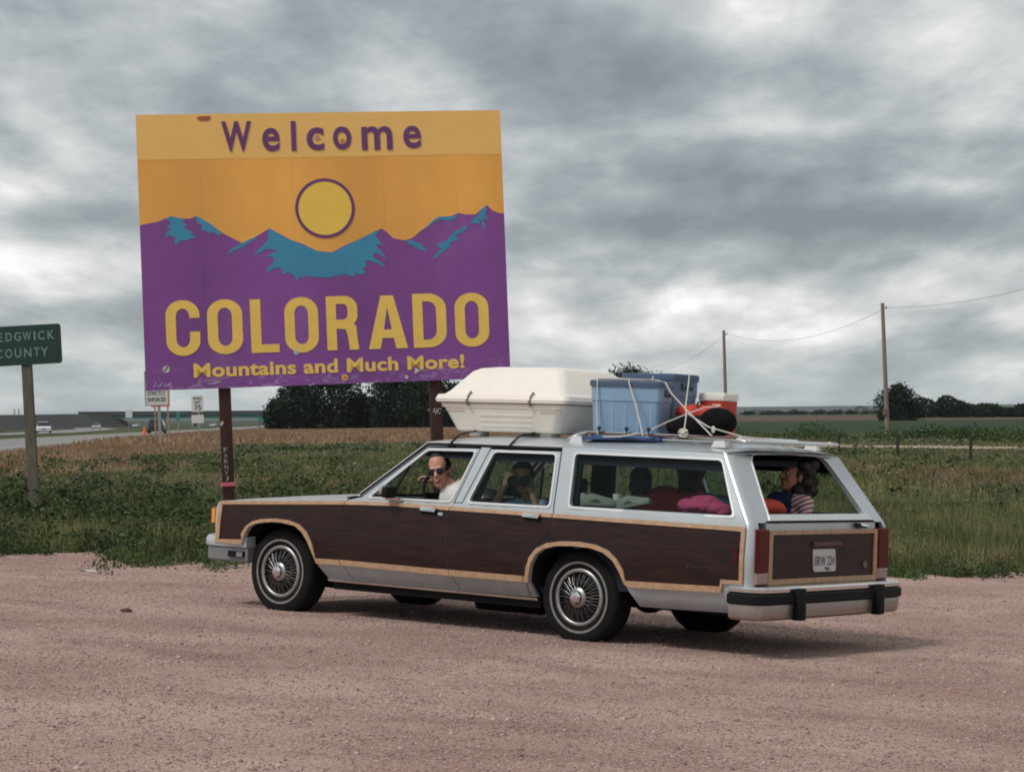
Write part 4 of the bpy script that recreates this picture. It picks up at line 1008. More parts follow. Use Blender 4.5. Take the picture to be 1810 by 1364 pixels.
# litter
def flat_bit(name, label, cat, px, py, sx_, sy_, sz_, m, seed):
    r_ = random.Random(seed); dy = (CAMH) ; return None
for nm, lab, cat, (x_, y_), (a, b_, c_), m_ in (('paper_scrap', 'scrap of white litter lying on the gravel at the left', 'litter', (-4.05, 21.7), (.09, .06, .010), M['plate']), ('wood_chip', 'small dark chunk lying alone on the gravel left of the front wheel', 'litter', (-2.92, 17.1), (.045, .03, .016), M['post'])):
    b = B().ell((0, 0, 0), (a / 1, b_, c_), None, 9, 6); r_ = random.Random(4); b.v = [(x + r_.uniform(-.2, .2) * a, y + r_.uniform(-.2, .2) * b_, z + r_.uniform(-.3, .3) * c_) for x, y, z in b.v]
    o = b.build(nm, m_, None); o.location = (x_, y_, gz(x_, y_) + .03 + c_ * .7); tag(o, lab, cat)

# ------------------------------------------------------------------ overpass and embankments
GB = mat('bridge_girder_green', (0.04, 0.135, 0.12), 0.6, var=0.1, vscale=.1); CONC = mat('bridge_concrete', (0.27, 0.265, 0.25), 0.85, var=0.1, vscale=.2)
BD = 1000.0; xa, xb = at(190, BD), at(484, BD); zt0 = 3.55
br = thing('overpass', 'long green girder bridge crossing the highway in the distance', 'bridge', loc=((xa + xb) / 2, BD, gz((xa + xb) / 2, BD)))
oz = br.location
def bx_(lo, hi): return B().bbox([lo[i] - oz[i] for i in range(3)], [hi[i] - oz[i] for i in range(3)])
bx_((xa - 12, BD - 5, zt0 - .9), (xb + 12, BD + 5, zt0 - .2)).build('deck', CONC, br)
bx_((xa - 12, BD - 5.3, zt0 - .25), (xb + 12, BD - 4.9, zt0 + .45)).build('parapet', mat('parapet_dark_green', (.012, .028, .026), .7), br)
for k in range(3): bx_((xa - 2, BD - 4.4 + k * 4, zt0 - 2.7), (xb + 2, BD - 4.0 + k * 4, zt0 - .9)).build('girder', GB, br)
for f_ in (.33, .52, .70):
    xx_ = xa + (xb - xa) * f_; g0 = gz(xx_, BD)
    for k in range(3): bx_((xx_ - .45, BD - 4.2 + 4 * k - .4, g0 - .5), (xx_ + .45, BD - 4.2 + 4 * k + .4, zt0 - 3.3)).build('column', CONC, br)
    bx_((xx_ - .5, BD - 5, zt0 - 3.3), (xx_ + .5, BD + 5, zt0 - 2.7)).build('pier_cap', CONC, br)
for xx_ in (xa - 2.5, xb + .3): bx_((xx_, BD - 5, zt0 - 3.6), (xx_ + 2.2, BD + 5, zt0 - .6)).build('abutment', CONC, br)
EMB = mat('embankment_grass', (0.017, 0.021, 0.015), 0.95, var=0.35, vscale=.12)
def bank(name, x0, x1, zt_, foot):
    g = gz((x0 + x1) / 2, BD) - 1.0
    sec = lambda x_, z_, wd, dx: [(x_ + dx, BD - wd - 16, g), (x_, BD - wd, z_), (x_, BD + wd, z_), (x_ + dx, BD + wd + 16, g)]
    b = B().loft([sec(x0, zt_[0], 6, 0), sec((x0 + x1) / 2, (zt_[0] + zt_[1]) / 2, 6, 0), sec(x1, zt_[1], 6, foot)]).build(name, EMB, None); b['kind'] = 'structure'; return b
bank('terrain_embankment', -420, xa + 1, (1.6, 3.0), 11)
bank('terrain_embankment', xb - 1, 60, (3.2, 1.2), -11)
def dyke(pts, wd=9):
    rs = []
    for x_, y_, zt_ in pts:
        g = gz(x_, y_) - .6; rs.append([(x_ - wd - 9, y_, g), (x_ - wd, y_ + 2, zt_), (x_, y_ + 2, zt_), (x_ + 8, y_, g)])
    b = B().loft(rs).build('terrain_embankment', EMB, None); b['kind'] = 'structure'
dyke([(-92, 380, 1.7), (-104, 430, 1.85), (-125, 560, 2.15), (-150, 760, 2.6), (-186, 985, 3.0)])
for px_, h_ in ((25, 5.0), (33, 5.2)):
    x_ = at(px_, 900); o = B().cyl((0, 0, -1), (0, 0, h_ + 2.5), .35, .25, 8).build('pale_pole', mat('pale_pole_wood', (.42, .35, .28), .8) if 'pale_pole_wood' not in bpy.data.materials else bpy.data.materials['pale_pole_wood'], None)
    o.location = (x_, 900, gz(x_, 900)); tag(o, 'pale bare pole on the left horizon, %s of the pair' % ('left one' if px_ == 25 else 'right one'), 'pole')

# ------------------------------------------------------------------ distant traffic
def small_car(name, label, x_, y_, paint, yaw, L_=4.7, W_=1.85, H_=1.42, van=False):
    c = thing(name, label, 'car' if not van else 'truck', mtx=Matrix.Translation((x_, y_, gz(x_, y_) + .1)) @ Rz(yaw), group='far traffic')
    # x forward
    def sec(x, w0, zb_, z1): return [(x, -w0, zb_), (x, -w0 * 1.02, (zb_ + z1) / 2), (x, -w0 * .93, z1), (x, w0 * .93, z1), (x, w0 * 1.02, (zb_ + z1) / 2), (x, w0, zb_)]
    hw = W_ / 2; b = B().loft([sec(-L_ / 2, hw * .88, .35, .80), sec(-L_ / 2 + .25, hw, .25, .92), sec(-L_ * .1, hw, .22, .93), sec(L_ * .22, hw, .22, .90), sec(L_ / 2 - .3, hw * .97, .25, .78), sec(L_ / 2, hw * .86, .35, .66)]).build('body', paint, c, smooth=True)
    cab = lambda x, w_, z_: [(x, -w_, z_), (x, w_, z_)]
    r0, r1_ = (-L_ * .42, L_ * .24) if not van else (-.2, L_ * .24)
    lo = [(r0, hw * .9), (r1_, hw * .9)]; t0, t1 = r0 + .45, r1_ - .75
    v = [(r0, -hw * .9, .90), (r1_, -hw * .9, .88), (r1_, hw * .9, .88), (r0, hw * .9, .90), (t0, -hw * .70, H_), (t1, -hw * .70, H_), (t1, hw * .70, H_), (t0, hw * .70, H_)]
    B().add(v, [(0, 1, 5, 4), (1, 2, 6, 5), (2, 3, 7, 6), (3, 0, 4, 7), (0, 3, 2, 1)]).build('window_band', mat('dark_glass', (.02, .025, .03), .12) if 'dark_glass' not in bpy.data.materials else bpy.data.materials['dark_glass'], c)
    B().loft([[(t0 - .03, -hw * .72, H_ - .03), (t1 + .03, -hw * .72, H_ - .03), (t1 + .03, hw * .72, H_ - .03), (t0 - .03, hw * .72, H_ - .03)], [(t0 + .1, -hw * .62, H_ + .04), (t1 - .1, -hw * .62, H_ + .04), (t1 - .1, hw * .62, H_ + .04), (t0 + .1, hw * .62, H_ + .04)]]).build('roof', paint, c)
    for sx_ in (-1, 1):
        for q in (-L_ * .29, L_ * .30): B().cyl((q, sx_ * (hw - .2), .33), (q, sx_ * (hw + .01), .33), .33, .33, 16).build('wheel', M['tyre'], c)
        B().bbox((L_ / 2 - .06, sx_ * hw * .62 - .16, .56), (L_ / 2 + .015, sx_ * hw * .62 + .16, .70)).build('headlight', M['clearglass'] if False else WHT, c)
    B().bbox((L_ / 2 - .04, -hw * .35, .50), (L_ / 2 + .012, hw * .35, .64)).build('grille', M['black'], c)
    return c
wp = mat('white_car_paint', (.72, .73, .72), .35, coat=.5); gp = mat('grey_car_paint', (.5, .52, .53), .35, coat=.5); bp = mat('dark_car_paint', (.02, .012, .014), .35, coat=.4)
small_car('parked_car', 'white car coming along the far carriageway, nearest on the left', at(77, 290), 290, wp, -PI / 2 + .22)
small_car('parked_car', 'pale car further along the far carriageway before the bridge', at(170, 500), 500, gp, -PI / 2 + .16)
small_car('parked_car', 'dark vehicle driving away behind the grey sign post', at(277, 262), 262, bp, PI / 2 + .09, 5.0, 2.0, 1.6)
small_car('parked_car', 'white speck of a car left of the dark vehicle under the bridge', at(239, 800), 800, wp, -PI / 2)
small_car('parked_car', 'white speck of a car just right of the speed sign', at(376, 830), 830, wp, -PI / 2)
for o in bpy.data.objects:
    if o.name.startswith('parked_car') : o.name = 'highway_car'
# ------------------------------------------------------------------ station wagon (u forward from the rear axle, v to its left, w up)
CARM = Matrix(((-0.78784457, -0.61444722, 0.04189921, CARX), (0.61534557, -0.78816262, 0.01222777, CARY), (0.02551008, 0.03541608, 0.99904701, 0.03), (0, 0, 0, 1)))
CARM[2][3] = 0.0
car = thing('station_wagon', 'silver station wagon with dark wood-grain side panels parked across the gravel', 'car', mtx=CARM)
def sidev(u, w_):
    v = .985 - .03 * ((w_ - .62) / .33) ** 2 if w_ < .9 else .963 - (w_ - .9) * .40
    if w_ < .42: v -= (.42 - w_) * .55
    if u > 2.5: v -= .04 * ((u - 2.5) / 1.2) ** 2
    if u < -.6: v -= .04 * ((-.6 - u) / .9) ** 2
    return v
def SIDE(sg, off=0.0): return lambda u, w_, h: (u, sg * (sidev(u, w_) + off + h), w_)
def gate(w_): return -1.45 if w_ < .9 else -1.45 + (w_ - .9) * .655
def GATE(off=0.0): return lambda v, w_, h: (gate(w_) - off - h, v, w_)
archF_i = [(3.255, .52), (3.233, .571), (3.21, .625), (3.173, .671), (3.096, .699), (2.98, .715), (2.888, .721), (2.808, .719), (2.674, .703), (2.596, .66), (2.537, .596), (2.481, .505), (2.43, .41), (2.374, .31)]
archF_o = [(3.27, .53), (3.262, .612), (3.213, .672), (3.137, .718), (3.041, .740), (2.888, .751), (2.735, .745), (2.62, .717), (2.541, .665), (2.482, .582), (2.445, .467)]
archR_i = [(.349, .312), (.376, .423), (.375, .46), (.356, .549), (.311, .62), (.251, .660), (.144, .688), (-.01, .696), (-.162, .690), (-.269, .666), (-.353, .616), (-.407, .547), (-.451, .465), (-.486, .407), (-.532, .306)]
archR_o = [(.411, .458), (.40, .521), (.373, .598), (.314, .665), (.223, .707), (.085, .728), (-.068, .732), (-.205, .720), (-.312, .687), (-.39, .631), (-.444, .561), (-.481, .485)]
seamF = [(2.17, .93), (2.172, .92), (2.211, .801), (2.226, .693), (2.219, .533), (2.192, .455), (2.142, .379), (2.095, .312)]
seamB = [(1.131, .95), (1.131, .919), (1.172, .847), (1.168, .7), (1.159, .603), (1.117, .452), (1.066, .308)]
seamC = [(.208, .962), (.187, .868), (.205, .769), (.271, .728), (.345, .668), (.412, .583), (.434, .495), (.414, .308)]
win_f = [(1.946, .962), (1.513, 1.327), (1.058, 1.333), (1.158, .967)]
win_r = [(.988, .968), (.878, 1.334), (.316, 1.335), (.251, .968)]
win_c = [(.074, .975), (.144, 1.345), (-1.085, 1.338), (-1.277, .972)]
def rd(poly, r, n=4):
    out = []
    for i in range(len(poly)):
        p, a, b_ = Vector(poly[i]), Vector(poly[i - 1]), Vector(poly[(i + 1) % len(poly)])
        da, db = (a - p).normalized(), (b_ - p).normalized()
        for k in range(n):
            t = k / (n - 1); q = p + da * r * (1 - t) ** 2 + db * r * t ** 2; out.append((q.x, q.y))
    return out
def inset(poly, d):
    if area2(poly) < 0: poly = poly[::-1]
    out = []
    for i in range(len(poly)):
        p, a, b_ = Vector(poly[i]), Vector(poly[i - 1]), Vector(poly[(i + 1) % len(poly)])
        e1, e2 = (p - a).normalized(), (b_ - p).normalized()
        n1, n2 = Vector((-e1.y, e1.x)), Vector((-e2.y, e2.x)); nn = (n1 + n2)
        nn = nn.normalized() if nn.length > .2 else n1
        k = d / max(.45, nn.dot(n1)); out.append(tuple(p + nn * k))
    return out
def topline(u): return .868 + (3.53 - u) * .0645
fender = [(3.575, .53), (3.585, .80), (3.565, .85), (3.53, .866), (3.2, .888), (2.7, .92), (2.17, .952)] + seamF + archF_i[::-1]
fdoor = seamF[::-1] + [(2.03, .958), (1.526, 1.352), (1.022, 1.358), (1.125, .955)] + seamB[1:]
rdoor = seamB[::-1] + [(1.045, .955), (.925, 1.357), (.278, 1.360), (.212, .962)] + seamC[1:]
quarter = [(2.17, .956), (2.09, .968), (1.93, 1.085), (1.70, 1.262), (1.515, 1.385), (1.46, 1.395), (.6, 1.398), (-.7, 1.396), (-1.075, 1.39)]
quarter += [(gate(w_) + .05, w_) for w_ in (1.36, 1.25, 1.1, 1.0, .93)] + [(-1.40, .88), (-1.40, .32), (-1.32, .316)] + archR_i[::-1]
quarter += seamC[::-1] + [(.274, 1.364), (.278, 1.366), (.927, 1.364), (1.05, .955), (1.12, .955), (1.018, 1.364), (1.53, 1.358), (2.035, .960)]
Wi = [(3.50, .835), (2.172, .893), (1.735, .903), (1.165, .897), (.197, .890), (-.26, .884), (-1.257, .874), (-1.366, .870), (-1.370, .544), (-1.232, .544), (-1.226, .497), (-.466, .485)] + archR_o[::-1][1:] + [(.443, .462), (1.301, .463), (2.155, .471), (2.445, .467)] + archF_o[::-1][1:-1] + [(3.25, .568), (3.517, .558)]
Wo = [(3.535, .862), (2.182, .921), (1.745, .930), (1.174, .925), (.205, .918), (-.254, .912), (-1.252, .904), (-1.397, .900), (-1.402, .522), (-1.245, .517), (-1.233, .455), (-.492, .443)] + archR_i[::-1][2:-1] + [(.378, .418), (1.302, .42), (2.156, .432), (2.438, .427)] + archF_i[::-1][2:] + [(3.25, .530), (3.568, .523)]
def hardloop(poly, n=1): return poly
for sg in (1, -1):
    fl = sg < 0
    for nm, poly, wn in (('front_fender', fender, None), ('front_door', fdoor, win_f), ('rear_door', rdoor, win_r), ('quarter_panel', quarter, win_c)):
        pin = inset(poly, .0035); lps = [pin]
        if wn: lps.append(rd(wn, .03))
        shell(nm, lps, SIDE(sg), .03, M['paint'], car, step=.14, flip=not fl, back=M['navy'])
        pn = bpy.context.scene.objects[-1] if False else [o for o in car.children if o.name.startswith(nm)][-1]
        ins_w = lambda x, y, pin=pin: pip(x, y, pin) and pip(x, y, Wi)
        shell('wood_panel', [pin, Wi], SIDE(sg, .004), .004, M['walnut'], pn, inside=ins_w, step=.14, flip=not fl)
        ins_t = lambda x, y, pin=pin: pip(x, y, pin) and pip(x, y, Wo) and not pip(x, y, Wi)
        shell('wood_trim', [pin, Wi, Wo], SIDE(sg, .013), .013, M['birch'], pn, inside=ins_t, step=.14, flip=not fl)
        if wn:
            w_ = rd(wn, .03); wo_ = rd(inset(wn, -.016), .04)
            if area2(wo_) < 0: wo_ = wo_[::-1]
            shell('window_frame', [w_, wo_], SIDE(sg, .007), .012, M['winframe'], pn, flip=not fl)
            if nm == 'front_door': gl = [(1.93, .966), (1.655, 1.20), (1.76, .966)]      # only the vent pane; the window is wound down
            else: gl = w_
            shell('window_pane', [gl], SIDE(sg, -.010), .004, M['glass'], pn, flip=not fl)
        if nm == 'front_door':
            B().tube([(1.75, sg * (sidev(1.75, .97) - .008), .965), (1.655, sg * (sidev(1.66, 1.2) - .008), 1.21)], .011, 6).build('vent_bar', M['rubber'], pn)
        if nm in ('front_door', 'rear_door'):
            a, b_ = ((1.41, 1.25), (.455, .293))[nm == 'rear_door']
            q = B().prism(rd([(a, .862), (a, .913), (b_, .906), (b_, .856)], .008), .004, .014, SIDE(sg)).build('door_handle', M['dark'], pn)
            B().prism(rd([(a - .008, .884), (a - .008, .914), (b_ + .008, .907), (b_ + .008, .878)], .008), .014, .034, SIDE(sg)).build('handle_lever', M['chrome'], pn)
            if nm == 'front_door': B().prism([(1.24, .857), (1.24, .877), (1.195, .875), (1.195, .855)], .004, .014, SIDE(sg)).build('lock', M['chrome'], pn)
            for (x0_, x1_, yy) in ((2.2, 1.175, .67), ) if nm == 'front_door' else ((1.158, .345, .667), ):
                B().prism([(x0_, yy - .003), (x1_, yy - .003), (x1_, yy + .003), (x0_, yy + .003)], .004, .007, SIDE(sg)).build('crease_line', M['black'], pn)
        if nm == 'quarter_panel':
            if sg > 0:
                vs, tr = tess([rd([(-.39, .70), (-.39, .825), (-.56, .825), (-.56, .70)], .02), rd([(-.394, .704), (-.394, .821), (-.556, .821), (-.556, .704)], .02)])
                mesh_obj('fuel_door', [SIDE(1, .0055)(x, y, 0) for x, y in vs], tr, M['black'], pn)
                text_on('badge', 'Country Squire', (-1.24, .600, -.965, .632), lambda x, y, h: SIDE(1, .005)(-.965 - 1.24 - x, y, h), mat('tarnished_badge', (.09, .08, .08), .4, .6), pn, shear=.35, th=.003)
            B().prism([(-1.318, .655), (-1.318, .76), (-1.352, .76), (-1.352, .655)], .004, .012, SIDE(sg)).build('side_marker', mat('dark_red_lens', (.05, .006, .005), .45, spec=.25) if 'dark_red_lens' not in bpy.data.materials else bpy.data.materials['dark_red_lens'], pn)
    # dark inner trim: roof side rail and pillar covers
    for sec_, nm_ in (([(1.50, 1.395), (-1.08, 1.395), (-1.14, 1.262), (.3, 1.272), (1.44, 1.275), (1.60, 1.29)], 'roof_side_trim'), ([(1.20, .95), (1.06, 1.36), (.90, 1.36), (.96, .95)], 'pillar_trim'), ([(.25, .95), (.31, 1.36), (.13, 1.36), (.05, .95)], 'pillar_trim'), ([(-1.27, .95), (-1.07, 1.36), (-1.13, 1.38), (-1.38, .95)], 'pillar_trim')):
        sh_ = .06 if nm_ != 'roof_side_trim' else .045
        vs, tr = tess([sec_]); n = len(vs)
        B().prism(sec_ if area2(sec_) > 0 else sec_[::-1], -sh_ - .03, -sh_, SIDE(sg)).build(nm_, M['navy'], car)
    # drip rail over the doors and the gutter, black line with a bright edge
    dr = [(2.05, .970), (1.80, 1.165), (1.535, 1.372), (1.45, 1.375), (.275, 1.375)]
    B().tube([SIDE(sg, .002)(a, b_, 0) for a, b_ in dr], .0085, 6).build('drip_rail', M['rubber'], car)
    B().tube([SIDE(sg, .004)(a, b_ + .016, 0) for a, b_ in dr], .006, 6).build('gutter', M['winframe'], car, smooth=True)
    B().prism([(2.375, .296), (2.375, .314), (.352, .306), (.352, .288)], .0, .016, SIDE(sg)).build('rocker_moulding', M['chrome'], car)
    B().bbox((.36, min(sg * .78, sg * .86), .235), (2.36, max(sg * .78, sg * .86), .30)).build('sill', M['dark'], car)
    # wheel housings
    for arch, cu in ((archF_i, 2.82), (archR_i, -.08)):
        ring = [(u, w_) for u, w_ in arch]
        rings = [[(u, sg * (sidev(u, w_) - .028), w_) for u, w_ in ring], [(cu + (u - cu) * 1.04, sg * .58, w_ + .02) for u, w_ in ring]]
        b = B().loft(rings, cap=False, closed=False); b.add([(u, sg * .58, w_) for u, w_ in ring], [tuple(range(len(ring)))])
        b.build('wheel_housing', M['dark'], car)
    # rocker sill patches in front of the rear arch and the bare lower quarter are part of the panels above
    # body corner between side and tailgate, roof to bumper
    rings = []
    for w_ in (.32, .5, .7, .88, .93, 1.0, 1.1, 1.2, 1.3, 1.36, 1.39):
        ue = gate(w_) + .05; ve = sidev(ue, w_); r_ = []
        for k in range(7):
            a = PI / 2 * k / 6; r_.append((ue - .05 * math.sin(a), sg * (ve - .05 + .05 * math.cos(a)), w_))
        r_.append((gate(w_), sg * (ve - .075), w_)); r_.append((gate(w_) + .03, sg * (ve - .075), w_))
        rings.append(r_)
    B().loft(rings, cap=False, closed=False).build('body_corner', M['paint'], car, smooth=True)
    # tail lamp with white reversing lens below
    B().loft([[(-1.452 - q, sg * (.752 + e1), z0_ + e1), (-1.452 - q, sg * (.902 - e1), z0_ + e1), (-1.452 - q, sg * (.902 - e1), z1_ - e1), (-1.452 - q, sg * (.752 + e1), z1_ - e1)] for q, e1, z0_, z1_ in ((-.02, 0, .60, .888), (.012, 0, .60, .888), (.022, .012, .60, .888))]).build('tail_lamp', M['red_lens'], car)
    B().loft([[(-1.452 - q, sg * (.752 + e1), z0_ + e1), (-1.452 - q, sg * (.902 - e1), z0_ + e1), (-1.452 - q, sg * (.902 - e1), z1_ - e1), (-1.452 - q, sg * (.752 + e1), z1_ - e1)] for q, e1, z0_, z1_ in ((-.02, 0, .522, .596), (.010, 0, .522, .596), (.018, .01, .522, .596))]).build('reversing_lamp', M['rev_lens'], car)
    B().bbox((-1.46, min(sg * .76, sg * .895), .515), (-1.44, max(sg * .76, sg * .895), .60)).build('lamp_bezel', M['red_lens'], car)
# roof
nu, nv = 46, 31
us = [-1.13 + (1.53 + 1.13) * i / (nu - 1) for i in range(nu)]; V = []; F = []
for i, u in enumerate(us):
    e1 = min(1, max(0, (1.535 - u) / .55)); e2 = min(1, max(0, (u + 1.135) / .35)); E_ = (1 - (1 - e1) ** 2.2) * (1 - (1 - e2) ** 2.2)
    for j in range(nv):
        s_ = -1 + 2 * j / (nv - 1); ss = math.copysign(abs(s_) ** .8, s_)
        ue = u + (.05 * (1 - s_ * s_) if u > 1.3 else (-.03 * (1 - s_ * s_) if u < -1.0 else 0))
        vE = sidev(u, 1.393) + .002
        V.append((ue, ss * vE, 1.392 + .018 * (1 - abs(ss) ** 6) + .052 * E_ * (1 - abs(ss) ** 3.4)))
for i in range(nu - 1):
    for j in range(nv - 1): a = i * nv + j; F.append((a, a + nv, a + nv + 1, a + 1))
n = len(V); V2 = V + [(x, y * .985, z - .03) for x, y, z in V]; F2 = [tuple(reversed(f_)) for f_ in F] + [tuple(q + n for q in f_) for f_ in F]
mesh_obj('roof', V2, F2, [M['paint'], M['navy']], car, True, 40, mi=[0] * len(F) + [1] * len(F))
roofz = lambda u, v: 1.41 + .052 * (1 - abs(v / .77) ** 3.4)
# gate side of the greenhouse with the rear window opening
glass_o = [(.655, .985), (.615, 1.10), (.555, 1.25), (.515, 1.345), (.475, 1.375), (.40, 1.385), (0, 1.392), (-.40, 1.385), (-.475, 1.375), (-.515, 1.345), (-.555, 1.25), (-.615, 1.10), (-.655, .985)]
outl = [(sidev(gate(w_) + .05, w_) - .074, w_) for w_ in (.93, 1.0, 1.1, 1.2, 1.3, 1.36, 1.395)]
outl = outl + [(0, 1.412)] + [(-a, b_) for a, b_ in outl[::-1]]
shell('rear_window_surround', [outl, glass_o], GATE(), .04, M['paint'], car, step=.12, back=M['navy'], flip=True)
wo_ = inset(glass_o, -.014)
shell('rear_window_frame', [glass_o, wo_], GATE(.006), .012, M['winframe'], car, flip=True)
# the tailgate glass is wound down: only its top edge shows in the slot
tg = [(-.748, .505), (.748, .505), (.748, .926), (-.748, .926)]
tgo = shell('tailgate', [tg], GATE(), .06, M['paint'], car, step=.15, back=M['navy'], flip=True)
ti = [(-.697, .550), (.697, .550), (.697, .850), (-.697, .850)]; to = [(-.742, .515), (.742, .515), (.742, .880), (-.742, .880)]
shell('wood_panel', [ti], GATE(.004), .004, M['walnut'], tgo, flip=True)
shell('wood_trim', [to, ti], GATE(.014), .012, M['birch'], tgo, flip=True)
B().prism([(-.70, .945), (.70, .945), (.68, .982), (-.68, .982)], .002, .016, GATE()).build('sill_strip', M['winframe'], tgo)
B().prism([(-.74, .932), (.74, .932), (.735, .942), (-.735, .942)], .002, .008, GATE()).build('seam', M['rubber'], tgo)
B().prism(rd([(-.155, .590), (.150, .590), (.165, .745), (-.140, .745)], .02), .006, .014, GATE()).build('number_plate', M['plate'], tgo)
gm = lambda x, y, h: GATE(.0145)(-x, y, h)
text_on('lettering', 'BRW 224', (-.138, .632, .128, .698), gm, M['platetext'], tgo)
text_on('lettering', 'OHIO', (-.08, .712, .07, .736), gm, M['platetext'], tgo, bold=.01) if False else None
B().prism([(-.02, .598), (-.06, .598), (-.06, .618), (.01, .622)], .0145, .017, GATE()).build('sticker', M['platetext'], tgo)
B().prism(rd([(-.215, .768), (.165, .768), (.165, .796), (-.215, .796)], .01), .004, .020, GATE()).build('latch_bar', mat('maroon_latch', (.10, .035, .035), .4), tgo)
B().lathe([(.0, .012), (.024, .012), (.028, .006), (.028, 0)], (-1.454, -.575, .625), (-1, 0, 0), 18).build('lock', M['spoke'], tgo, smooth=True)
B().prism(rd([(-.43, .893), (-.57, .885), (-.57, .912), (-.43, .925)], .01), .006, .03, GATE()).build('gate_handle', M['rubber'], tgo)
B().prism(rd([(-.47, .905), (-.56, .895), (-.56, .912), (-.47, .925)], .006), .03, .04, GATE()).build('handle_lever', M['chrome'], tgo)
# hood, cowl, windscreen
V = []; F = []; nu, nv = 24, 25
for i in range(nu):
    u = 2.16 + (3.56 - 2.16) * i / (nu - 1); f_ = i / (nu - 1)
    for j in range(nv):
        s_ = -1 + 2 * j / (nv - 1); ss = math.copysign(abs(s_) ** .75, s_); wt = topline(u) - .006 - (.028 * max(0, (f_ - .9) / .1) ** 2)
        V.append((u + .045 * (1 - s_ * s_) * f_ + .10 * (1 - s_ * s_) * (1 - f_), ss * (sidev(u, wt) - .001), wt + .022 * (1 - abs(ss) ** 5) * (1 - .6 * f_ ** 8) + (.008 if abs(abs(ss) - .35) < .05 else 0)))
for i in range(nu - 1):
    for j in range(nv - 1): a = i * nv + j; F.append((a, a + 1, a + nv + 1, a + nv))
mesh_obj('hood', V, F, M['paint'], car, True, 40)
wsb = lambda s_: Vector((2.14 + .10 * (1 - s_ * s_), s_ * .90, .965)); wst = lambda s_: Vector((1.49 + .05 * (1 - s_ * s_), s_ * .735, 1.398))
V = []; F = []; nv = 15
for i in range(6):
    for j in range(nv):
        s_ = -1 + 2 * j / (nv - 1); p = wsb(s_).lerp(wst(s_), i / 5); p.x += .02 * math.sin(PI * i / 5); V.append(tuple(p))
for i in range(5):
    for j in range(nv - 1): a = i * nv + j; F.append((a, a + 1, a + nv + 1, a + nv))
mesh_obj('windshield', V, F, M['glass'], car, True, 180)
B().bbox((1.98, -.88, .93), (2.24, .88, .955)).build('cowl', M['dark'], car)
# nose
B().bbox((3.50, -.80, .57), (3.57, .80, .845)).build('front_panel', M['dark'], car)
g_ = B().bbox((3.565, -.42, .60), (3.60, .42, .83)).build('grille', M['dark'], car)
for k in range(12): B().bbox((3.602, -.40 + k * .0705, .61), (3.614, -.385 + k * .0705, .82)).build('grille_bar', M['chrome'], g_)
B().bbox((3.60, -.44, .825), (3.62, .44, .85)).build('grille_rim', M['chrome'], g_)
for sg in (1, -1):
    for q in (.52, .715): B().bbox((3.57, min(sg * (q - .085), sg * (q + .085)), .655), (3.60, max(sg * (q - .085), sg * (q + .085)), .79)).build('headlight', M['clearglass'], car)
    B().bbox((3.565, min(sg * .43, sg * .80), .80), (3.61, max(sg * .43, sg * .80), .845)).build('headlight_brow', M['chrome'], car)
    B().bbox((3.568, min(sg * .43, sg * .80), .60), (3.61, max(sg * .43, sg * .80), .65)).build('turn_signal', M['amber'], car)
    cl_ = B().loft([[(3.560 + q, sg * .80, z), (3.665 + q * .8, sg * .80, z), (3.665 + q, sg * .885, z), (3.635, sg * (.940), z), (3.590, sg * .950, z)] for z, q in ((.685, 0), (.80, -.015))])
    cl_.build('corner_lamp', M['amber'], car)
    B().loft([[(3.560, sg * .80, z), (3.648, sg * .80, z), (3.648, sg * .885, z), (3.606, sg * .937, z), (3.560, sg * .940, z)] for z in (.615, .682)]).build('corner_reflector', M['red_lens'], car)
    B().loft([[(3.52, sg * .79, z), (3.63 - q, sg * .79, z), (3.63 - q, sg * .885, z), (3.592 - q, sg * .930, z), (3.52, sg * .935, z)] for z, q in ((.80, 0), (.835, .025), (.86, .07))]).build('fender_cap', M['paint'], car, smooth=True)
def bumper_path(kind):
    if kind == 'f': return [(3.22, .955), (3.45, .957), (3.60, .950), (3.69, .925), (3.745, .88), (3.775, .80), (3.80, .5), (3.815, 0)]
    return [(-1.30, .968), (-1.42, .985), (-1.49, .975), (-1.535, .94), (-1.555, .87), (-1.565, .5), (-1.575, 0)]
def bumper(path, prof, name, m, smooth=True, half=False):
    full = path + [(u, -v) for u, v in path[::-1][1:]]
    sgn = 1 if path[0][0] > 0 else -1; rings = []
    n_ = len(full)
    for i, (u, v) in enumerate(full):
        a = Vector(full[min(i + 1, n_ - 1)]) - Vector(full[max(i - 1, 0)]); a.normalize(); nrm = Vector((a.y, -a.x))
        if nrm.dot(Vector((sgn * .5, v * .5 if abs(v) > .9 else 0))) < 0: nrm = -nrm
        rings.append([(u + nrm.x * d_, v + nrm.y * d_, z) for d_, z in prof])
    return B().loft(rings).build(name, m, car, smooth=smooth)
fp, rp_ = bumper_path('f'), bumper_path('r')
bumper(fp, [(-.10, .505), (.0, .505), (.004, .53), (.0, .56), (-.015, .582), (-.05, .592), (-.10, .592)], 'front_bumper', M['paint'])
bumper(fp, [(-.10, .385), (-.03, .385), (-.018, .40), (-.016, .503), (-.10, .503)], 'front_bumper_lower', M['bumper_paint'])
for sg in (1, -1):
    q = B().bbox((3.25, sg * .945 - .014, .425), (3.42, sg * .945 + .014, .472)).build('bumper_lamp', M['rubber'], car)
    B().bbox((3.255, sg * .958 - .006, .43), (3.32, sg * .958 + .006, .466)).build('lens', M['dull_chrome'], q)
bumper(rp_, [(-.10, .462), (.0, .462), (.012, .472), (.012, .494), (.0, .508), (-.10, .512)], 'rear_bumper', M['chrome'])
bumper(rp_, [(-.09, .392), (.014, .392), (.026, .402), (.026, .452), (.014, .462), (-.09, .462)], 'rubber_strip', M['rubber'])
